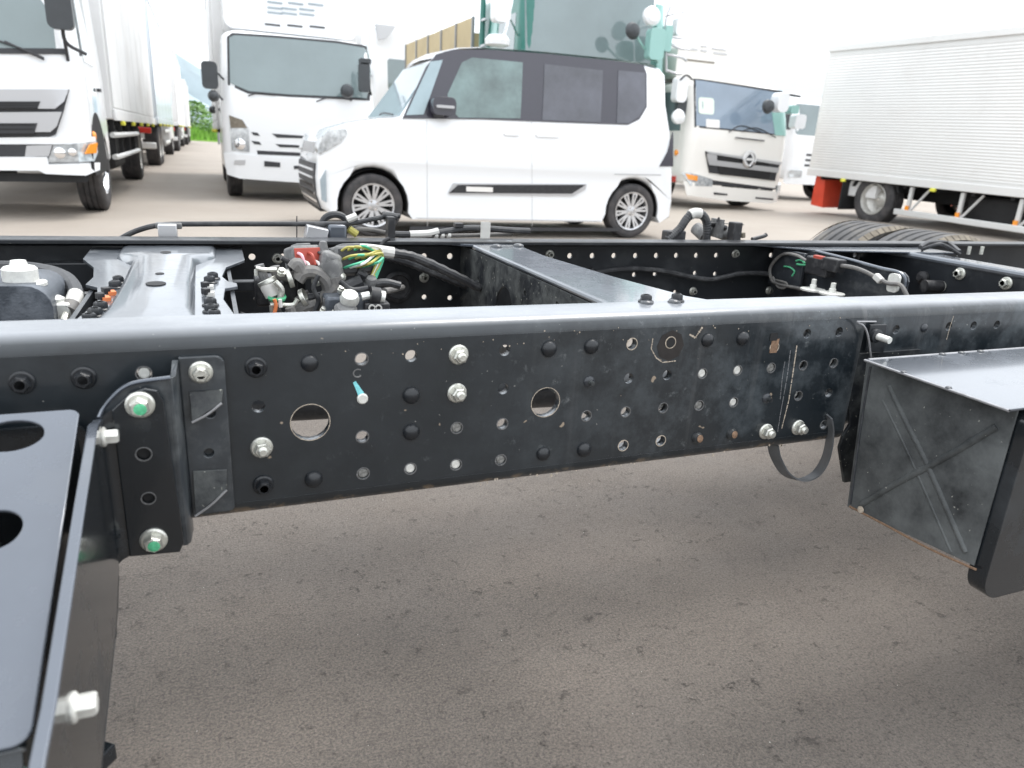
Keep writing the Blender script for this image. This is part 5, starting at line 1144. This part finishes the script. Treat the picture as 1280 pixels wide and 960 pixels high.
q = ony(497, 358, W-.01); MB().lathe(q, (0, -1, 0), [(.034, 0), (.036, .006), (.028, .010), (.026, .004), (.015, .003), (.013, .009), (.001, .009)], 24).build('gland', 'plastic_black', ch)
# taped loom over the far rail's inside
T('cable_tape', [(440, 312), (460, 312), (492, 316)], .62, .0115, 'tape_white'); T('loom', [(490, 316), (520, 322), (560, 340), (600, 360)], .64, .0095, 'hose_black', wob=.08)
T('cable_tie', [(474, 320), (474, 312), (480, 302), (487, 298)], .66, .004, 'plastic_black')

# ---- pipes and looms above the far rail
Yp = W+.03
def TP(name, pts, r, m, y=Yp, n=9): return MB().tube([ony(a, b_, y) for a, b_ in pts], r, n).build(name, m, ch)
TP('air_pipe', [(120, 320), (150, 299), (175, 287), (205, 281), (260, 280), (330, 280), (400, 280), (440, 279), (470, 273), (490, 270), (500, 270)], .0055, 'hose_black')
TP('air_pipe', [(400, 280), (440, 284), (480, 291), (520, 292)], .0050, 'hose_black', Yp+.015)
TP('corrugated_hose', [(478, 269), (490, 270), (496, 272)], .0080, 'hose_black')
TP('cable_tape', [(434, 275), (446, 270)], .0085, 'tape_white'); TP('cable_tape', [(436, 286), (446, 293)], .0085, 'wire_yellow')
TP('cable', [(410, 302), (430, 290), (460, 287), (500, 295)], .005, 'hose_grey', Yp+.01)
TP('loom', [(490, 293), (530, 293), (560, 289), (590, 285), (640, 288), (662, 289)], .0075, 'hose_black')
TP('cable_tape', [(512, 293), (535, 292), (548, 289)], .0085, 'tape_white')
TP('cable', [(500, 297), (560, 295), (600, 294), (640, 292)], .005, 'hose_grey', Yp+.02)
for a in (545, 553, 561): MB().lathe(ony(a, 294, Yp), (1, 0, 0), [(.007, -.004), (.008, 0), (.007, .004)], 10).build('loom_clip', 'tape_white', ch)
q = ony(607, 288, Yp-.01); MB().prism(rrect(-.012, -.030, .012, .020, .002), q, (1, 0, 0), (0, 0, 1), (0, 1, 0), .003).build('white_tag', 'tape_white', ch); MB().box(ony(573, 281, Yp), (.02, .02, .008)).build('clip', 'plastic_black', ch)
q = ony(488, 286, W+.005); MB().box(q, (.016, .03, .055)).build('cable_tie_mount', 'plastic_black', ch, bevel=.002)
q = ony(210, 291, W+.012); pb = MB().box(q, (.035, .03, .035)).build('pipe_bracket', 'silver_trim', ch, bevel=.002); MB().box(ony(211, 282, Yp-.004), (.05, .02, .012)).build('pipe_clip', 'plastic_grey', pb, bevel=.003)
q = ony(395, 292, W+.01); MB().box(q, (.045, .04, .03), M.Rotation(.2, 3, 'Y')).build('pipe_bracket', 'silver_trim', ch, bevel=.002)
q = ony(420, 288, W+.04); MB().box(q-V((0, 0, .02)), (.042, .05, .07)).build('drier_canister', 'satin_plate', ch, bevel=.006)
MB().tube([ony(a, b_, W+.08) for a, b_ in ((402, 292), (405, 274), (418, 268), (430, 272), (436, 283))], .008, 9).build('hose', 'hose_black', ch)
TP('thin_wire', [(371, 300), (371, 286), (371, 270)], .0012, 'plastic_black')
# hose arch at right
Yq = W+.05
MB().tube([ony(a, b_, Yq) for a, b_ in ((834, 300), (842, 293), (850, 286), (858, 274), (866, 267), (875, 267), (882, 274), (884, 286), (883, 300))], .0115, 10, 8, .05).build('hose_arch', 'hose_black', ch)
MB().tube([ony(a, b_, Yq) for a, b_ in ((862, 269), (868, 266.5), (875, 267))], .0140, 12).build('hose_tape', 'tape_white', ch)
MB().box(ony(842, 295, Yq+.01), (.06, .03, .03)).build('hose_fitting', 'plastic_black', ch, bevel=.004)
MB().cyl(ony(885, 284, Yq+.04), ony(913, 294, Yq+.04), .02, 16).build('filter_body', 'plastic_grey', ch); MB().cyl(ony(870, 285, Yq+.06), ony(882, 296, Yq+.02), .018, 14).build('filter_end', 'plastic_grey', ch)
MB().cyl(ony(887, 279, Yq+.02), ony(907, 285, Yq+.02), .008, 10).build('filter_pipe', 'plastic_black', ch); MB().box(ony(896, 285, Yq+.01), (.008, .05, .05)).build('filter_strap', 'plastic_grey', ch)
MB().cyl(ony(896, 277, Yq), ony(899, 272, Yq), .003, 6).build('drain_tip', 'plastic_black', ch)
MB().box(ony(918, 291, W+.012), (.027, .03, .058)).build('stop_block', 'plastic_black', ch, bevel=.003)
MB().tube([ony(a, b_, Yq) for a, b_ in ((940, 299), (955, 295), (958, 293))], .006, 8).build('cable', 'hose_black', ch)
MB().tube([ony(a, b_, Yq) for a, b_ in ((883, 278), (900, 279), (930, 281))], .0013, 5).build('thin_wire', 'plastic_grey', ch)
MB().cyl(ony(929, 297, W), ony(929, 291, W), .006, 8).build('stud', 'tyre_shoulder', ch)

# ---- rear wheels beyond the far rail and their twins on the near side
def dual(name, xc, yc, yi, r, label, out_):
    for k, y in enumerate((yc, yi)):
        wh = tyre_mb((xc, y, r), (0, out_, 0), r, .235, 72, 4, .58).build('tyre', 'old_tyre', ch)
        sh = MB()
        for j in range(72):
            a = 2*math.pi*j/72
            for sg in (-1, 1):
                u = V((math.cos(a), 0, math.sin(a))); t_ = V((-math.sin(a), 0, math.cos(a)))
                p = V((xc, y+sg*.104, r)); d0, d1 = u*(r*.955), u*(r*1.002); e = t_*(r*.038)
                o_ = V((0, sg*.014, 0)); q_ = V((0, -sg*.006, 0))
                sh.add([p+d0-e+o_, p+d0+e+o_, p+d1+e+q_, p+d1-e+q_], [(0, 1, 2, 3)])
        sh.build('shoulder_blocks', 'tyre_shoulder', wh, angle=0, kind='stuff')
        MB().lathe((xc, y, r), (0, out_, 0), [(r*.60, .10), (r*.58, .112), (r*.55, .08), (r*.5, -.03*(1-k)), (r*.2, -.05*(1-k)), (.01, -.05*(1-k))], 32, caps=False).build('rim', 'steel_rim', wh)
rt = .336
dual('tyre', 2.37, 1.32, 1.055, rt, '', 1)
dual('tyre', 2.37, -.50, -.245, rt, '', -1)
MB().cyl((2.27, -.3, rt), (2.27, 1.15, rt), .07, 18).build('rear_axle', 'cast_iron', ch)
MB().lathe((2.27, .40, rt), (1, 0, 0), [(.02, -.2), (.12, -.14), (.18, 0), (.12, .14), (.02, .2)], 24).build('differential', 'cast_iron', ch)
MB().cyl((-1.5, .4, .50), (2.1, .4, .38), .04, 14).build('drive_shaft', 'cross_paint', ch)
for y in (.11, .70):
    b = MB()
    for k in range(4):
        L2 = .62-.1*k; b.prism([(-L2, .015), (0, -.075), (L2, .015), (L2, .027), (0, -.06), (-L2, .027)], (2.27, y-.035, ZBOT+.04-k*.014), (1, 0, 0), (0, 0, 1), (0, 1, 0), .07)
    b.build('leaf_spring', 'cast_iron', ch, kind='stuff')

# ---- left: mounting bracket, side plate and deck plate
bk = plate('mounting_bracket', rrect(-.074, .455, -.028, .645, (.006, .010, .0, .0)), [circ(*(lambda q: (q.x, q.z))(ony(261, 566, -.006)), .0052, 16), circ(*(lambda q: (q.x, q.z))(ony(263, 517, -.006)), .005, 16)], .006, (0, -.0035, 0), (1, 0, 0), (0, 0, 1), 'bracket_grey', ch, bevel=.0012)
q = ony(251, 465, -.0066); inst('hex_bolt', ZB, bk, (q.x, -.0066, q.z), (0, -1, 0), .4, 1.0)
# Z-shaped step: from the rail flange out to the front face
yF = -.042
b = MB(); zt_, zb_ = .634, .4375
prof = [(-.074, -.0065), (-.0745, -.012), (-.0765, -.036), (-.080, yF), (-.084, yF), (-.084, yF+.006), (-.083, yF+.006), (-.0815, -.033), (-.0805, -.0065)]
b.add([V((x, y, zb_)) for x, y in prof]+[V((x, y, zt_ if i not in (0, 8, 1) else .643)) for i, (x, y) in enumerate(prof)],
      [(i, (i+1) % 9, 9+(i+1) % 9, 9+i) for i in range(9)]+[tuple(q) for q in tessellate_polygon([[V((x, y, 0)) for x, y in prof]])]+[tuple(9+i for i in q) for q in tessellate_polygon([[V((x, y, 0)) for x, y in prof]])])
stp = b.build('offset_web', 'bracket_grey', bk, bevel=.001)
plate('offset_face', [(-.150, .4375), (-.0835, .4375), (-.0835, .634), (-.112, .6315), (-.124, .627), (-.136, .617), (-.146, .603), (-.150, .592)], [], .006, (0, yF+.003, 0), (1, 0, 0), (0, 0, 1), 'bracket_grey', bk, bevel=.001)
MB().tube([(-.081, yF-.0005, .6345), (-.110, yF-.0005, .632), (-.124, yF-.0005, .6275), (-.136, yF-.0005, .6175), (-.146, yF-.001, .605), (-.149, yF-.012, .600)], .0022, 7, 4).build('bright_edge', 'satin_plate', bk)
# torn lugs of the bracket
for (a, b_, c, d) in (((236, 489), (279, 486), (277, 500), (240, 522)), ((241, 588), (284, 586), (283, 608), (244, 638))):
    P = [ony(p[0], p[1], -.007) for p in (a, b_, c, d)]
    b = MB(); out3 = [V((p.x, -.0068, p.z)) for p in P]; raised = [p+V((0, -.005*f, -.001)) for p, f in zip(out3, (.35, .25, 1.6, 2.3))]
    b.add(out3+raised, [(0, 1, 2, 3), (4, 7, 6, 5), (0, 4, 5, 1), (1, 5, 6, 2), (2, 6, 7, 3), (3, 7, 4, 0)]); lg = b.build('welded_lug', 'dirty_paint', bk, bevel=.0012)
    MB().tube([raised[3]+V((0, -.0002, -.0005)), (raised[3]+raised[2])/2+V((0, -.001, -.002)), raised[2]], .0014, 7).build('lug_edge', 'raw_edge', lg)
# side plate: flange B with two green-dabbed bolts, then the long web
hB = [(ony(180, 566, yF-.005), .0072), (ony(186, 621, yF-.005), .0066)]
yB = yF-.004
fB = plate('side_plate', [(-.137, .438), (-.088, .435), (-.083, .446), (-.089, .612), (-.094, .624), (-.105, .627), (-.120, .622), (-.137, .606)], [circ(p.x, p.z, r_, 20) for p, r_ in hB], .005, (0, yB-.0025, 0), (1, 0, 0), (0, 0, 1), 'black_plate', ch, bevel=.0012)
for p, r_ in hB: inst('hole_rim', RGB, fB, (p.x, yB-.0052, p.z), (0, -1, 0), sc=r_/.0075*1.0); MB().lathe((p.x, yB+.001, p.z), (0, -1, 0), [(r_*.98, 0), (r_*.9, .001)], 16).build('hole_bottom', 'underbody', fB)
for a, b_ in ((175, 506), (192, 675)):
    q = ony(a, b_, yB-.006); bo = inst('hex_bolt', ZB, fB, (q.x, yB-.005, q.z), (0, -1, 0), .1, 1.12, 'zinc bolt dabbed with green paint')
    g = MB().lathe((q.x+.001, yB-.0197, q.z-.0005), (0, -1, 0), [(.0062, 0), (.005, .0005), (.0012, .0007)], 12).build('paint_dab', 'green_mark', fB)
# web in plane x = -.15 running towards the viewer, with the rounded corner
xw = -.149
cr = MB(); n = 7; rr_ = .013; pc = []
zt0, zb0 = .607, .438
def crv(k): a = R(90*k/n); return (-.136-rr_*math.sin(a), yB-.0025-rr_*(1-math.cos(a)))
pts = [crv(k) for k in range(n+1)]
cr.add([V((x, y, zt0-.012*(i/n))) for i, (x, y) in enumerate(pts)]+[V((x, y, zb0-.006*(i/n))) for i, (x, y) in enumerate(pts)], [(i, i+1, n+2+i, n+1+i) for i in range(n)])
cr.build('bent_corner', 'black_plate', fB, angle=60)
ys = yB-.0155
sideP = [(ys, .597), (ys, .432), (-.10, .405), (-.13, .402), (-.22, .385), (-.36, .350), (-.62, .29), (-.80, .27), (-.80, .42), (-.62, .455), (-.42, .515), (-.38, .521), (-.2, .573), (-.09, .603)]
web = plate('side_web', sideP[::-1], [], .005, (xw, 0, 0), (0, 1, 0), (0, 0, 1), 'black_plate', fB, bevel=.0012)
MB().prism([(-.057, .600), (-.09, .6065), (-.2, .577), (-.38, .5245), (-.42, .5185), (-.62, .4585), (-.80, .4235), (-.80, .4185), (-.62, .4535), (-.42, .5135), (-.38, .5195), (-.2, .572), (-.09, .6015), (-.057, .595)], (xw-.0045, 0, 0), (0, 1, 0), (0, 0, 1), (1, 0, 0), .009).build('top_flange', 'satin_plate', fB, bevel=.0012)
MB().tube([(xw+.001, ys-.01, .429), (xw+.001, -.13, .402), (xw+.001, -.22, .385), (xw+.001, -.36, .35), (xw+.001, -.6, .295)], .002, 8, 4).build('lower_edge', 'black_plate', fB)
for a, b_, s in ((131, 546, .82), (94, 884, .9)):
    q = onx(a, b_, xw+.004); inst('hex_bolt', bolt_mesh('side_bolt', 'zinc_light', .0095, .0125, .014, False), fB, (xw+.0025, q.y, q.z), (1, 0, 0), .2, s)
# deck plate, sloping down towards the viewer
sl_ = .37; ez = V((0, 1, sl_)).normalized(); o0 = V((-.165, -.044, .607))
def ondeck(x, y):
    n_ = V((0, -sl_, 1)).normalized(); d = ray(x, y); t_ = (o0-CAM).dot(n_)/d.dot(n_); p = CAM+d*t_; return (p.x-o0.x, (p-o0).dot(ez))
h1, h1r = ondeck(14, 546), ondeck(55, 544); h2_, h2r = ondeck(-8, 664), ondeck(28, 662)
ln = .345
dk = plate('deck_plate', rrect(-.52, -ln, .0, .0, (.012, .010, .004, .004)), [circ(h1[0], h1[1], h1r[0]-h1[0], 28, .0215), circ(h2_[0], h2_[1], h2r[0]-h2_[0], 28, .0215)]+[circ(-.2, v_, .024, 24, .0215) for v_ in (-.04, -.14, -.24)]+[circ(-.33, v_, .024, 24, .0215) for v_ in (-.04, -.14, -.24)], .004, o0, (1, 0, 0), ez, 'satin_plate', ch, bevel=.0015)
lip = MB(); e0 = o0-ez*ln; nn_ = V((1, 0, 0)).cross(ez)
lip.prism([(0, 0), (-.004, -.012), (-.012, -.022), (-.012, -.05), (-.016, -.05), (-.016, -.020), (-.006, -.008), (-.003, .0)], e0-V((.52, 0, 0)), (0, 1, 0), (0, 0, 1), (1, 0, 0), .515)
lip.build('rolled_lip', 'black_plate', dk)
MB().box(o0-ez*(ln/2)+V((-.006, 0, -.03)), (.004, ln*.95, .05), M.Rotation(math.atan(sl_), 3, 'X')).build('deck_side', 'black_plate', dk)
q = ondeck(38, 538); p = o0+V((q[0], 0, 0))+ez*q[1]-nn_*.035; inst('hex_bolt', ZB, dk, p, nn_, .4, .85); MB().lathe(p-nn_*.0012, nn_, [(.017, 0), (.017, .0012)], 24).build('washer', 'zinc_light', dk)
MB().box(o0+V((-.25, -.1, -.19)), (.5, .2, .01)).build('lower_shelf', 'black_plate', ch)
MB().prism(rrect(-.5, .30, -.165, .58, .02), (0, .0-.012, 0), (1, 0, 0), (0, 0, 1), (0, 1, 0), .006).build('back_panel', 'black_plate', ch)
q = onz(2, 940, .30); MB().lathe((q.x, q.y, .22), (0, 0, 1), [(.022, 0), (.028, .01), (.028, .085), (.02, .095), (.001, .096)], 20).build('reservoir', 'mint_cab', ch)
MB().box((q.x+.03, q.y-.03, .25), (.16, .03, .02), M.Rotation(.9, 3, 'Z')).build('reservoir_bracket', 'black_plate', ch, bevel=.002)

# ---- right: step box with crossed swages, its bracket and the hanging strap
bx = webplate('box_side', .90, [(-.275, .372), (-.058, .352), (-.036, .592), (-.275, .597)], [], 'dusty_side', ch, .003)
def sw(pts, r, m='dusty_side'): MB().tube([onx(a, b_, .9005) for a, b_ in pts], r, 12, 3).build('swage', m, bx)
sw([(1112, 482), (1135, 530), (1160, 580), (1208, 690)], .0048, 'dusty_side'); sw([(1247, 533), (1180, 573), (1120, 605), (1078, 630)], .0055); sw([(1104, 500), (1140, 575), (1190, 690)], .003)
MB().tube([onx(a, b_, .8975) for a, b_ in ((1062, 633), (1110, 658), (1160, 685), (1220, 712))], .0018, 7, 3).build('rusted_edge', 'rust', bx)
q = onx(1076, 637, .897); MB().lathe(q, (-1, 0, 0), [(.006, 0), (.005, .002), (.002, .003)], 10).build('rust_spot', 'tan_scratch', bx)
MB().tube([onx(a, b_, .8975) for a, b_ in ((1088, 458), (1075, 540), (1063, 630))], .0016, 7, 3).build('folded_edge', 'cross_paint', bx)
zt2 = .602
a1, a2, a3 = onz(1084, 450, zt2), onz(1264, 513, zt2), onz(1275, 436, zt2)
tp = plate('box_top', [(a1.x-.004, a1.y), (a1.x-.006, a2.y), (1.75, a2.y), (1.75, a1.y)], [], .0035, (0, 0, zt2), (1, 0, 0), (0, 1, 0), 'satin_plate', ch, bevel=.0008)
MB().tube([(a1.x-.005, a1.y, zt2), (a1.x-.005, a2.y, zt2)], .0021, 7, 0).build('bright_edge', 'raw_edge', tp)
for a in (1176, 1206, 1236): q = onz(a, 444, zt2); inst('screw', BRV, tp, (q.x, a1.y-.006, zt2+.0017), (0, 0, 1), 0, .55)
MB().tube([(a1.x, a1.y-.002, zt2+.001), (1.7, a1.y-.002, zt2+.001)], .0022, 7, 0).build('bright_edge', 'raw_edge', tp)
for s_x in (.3, .62): inst('screw', BRV, tp, (a1.x-.003, a1.y+(a2.y-a1.y)*s_x, zt2+.0015), (0, 0, 1), 0, .4)
fp = MB(); fp.prism(rrect(.903, .325, 1.72, .603, (0, 0, .026, .035), 7), (0, -.293, 0), (1, 0, 0), (0, 0, 1), (0, 1, 0), .026)
fo = fp.build('front_panel', 'black_plate', ch, bevel=.009)
MB().box((1.32, -.05, .47), (.8, .006, .26)).build('back_plate', 'frame_paint', ch); MB().box((1.72, -.17, .47), (.01, .24, .24)).build('box_end', 'dirty_paint', ch)
# small bracket on the rail
q1_, q2_ = ony(1073, 402, -.002), ony(1096, 447, -.002)
lb = plate('angle_bracket', [(.930, .598), (.968, .594), (.962, .641), (.926, .642)], [], .004, (0, -.004, 0), (1, 0, 0), (0, 0, 1), 'frame_paint', ch)
P = [ony(a, b_, -.012) for a, b_ in ((1072, 403), (1080, 408), (1085, 420), (1089, 447))]; MB().tube(P, .0016, 7).build('bright_edge', 'raw_edge', lb)
P = [ony(a, b_, -.012) for a, b_ in ((1071, 402), (1095, 402))]; MB().tube(P, .0013, 7).build('bright_edge', 'raw_edge', lb)
q = ony(1092, 419, -.006); MB().lathe((q.x, -.006, q.z), (0, -1, 0), [(.011, 0), (.011, .008), (.008, .009)], 18).build('spacer', 'frame_paint', lb)
MB().cyl((q.x, -.013, q.z), (q.x+.002, -.036, q.z-.001), .0056, 14).build('stud', 'zinc_light', lb)
# scalloped hanger plate below the rail
hp_ = [(1050, 628), (1049, 560), (1054, 545), (1063, 530), (1062, 512), (1056, 502), (1057, 480), (1066, 468), (1062, 452), (1070, 442), (1100, 442), (1110, 650)]
hp = [(ony(a, b_, .002).x, ony(a, b_, .002).z) for a, b_ in hp_]
hp[0] = (hp[0][0], .36); hp[-1] = (1.06, .36); hp[-2] = (1.06, hp[-3][1])
plate('hanger_plate', hp, [circ(.963, .545, .008, 14)], .006, (0, .004, 0), (1, 0, 0), (0, 0, 1), 'dirty_paint', ch)
# hanging strap
SP = [(966, 555, .03), (970, 572, .028), (982, 592, .022), (1000, 600, .012), (1018, 594, .004), (1030, 578, -.001), (1036, 558, -.004), (1038, 536, -.006), (1036, 520, -.007)]
P = crspline([ony(a, b_, y) for a, b_, y in SP], 6); b = MB(); vs_ = []
for i, p in enumerate(P):
    t_ = (P[min(i+1, len(P)-1)]-P[max(i-1, 0)]).normalized(); n2 = t_.cross(V((0, 1, 0))).normalized(); s1 = V((0, .010, 0))-n2*.0028
    n2 = s1.cross(t_).normalized()*.0014
    vs_ += [p-s1-n2, p+s1-n2, p+s1+n2, p-s1+n2]
b.add(vs_, [(i*4+k, i*4+(k+1) % 4, (i+1)*4+(k+1) % 4, (i+1)*4+k) for i in range(len(P)-1) for k in range(4)]+[(0, 1, 2, 3), tuple(len(vs_)-4+k for k in range(4))])
b.build('hanging_strap', 'plastic_strap', ch, angle=60)
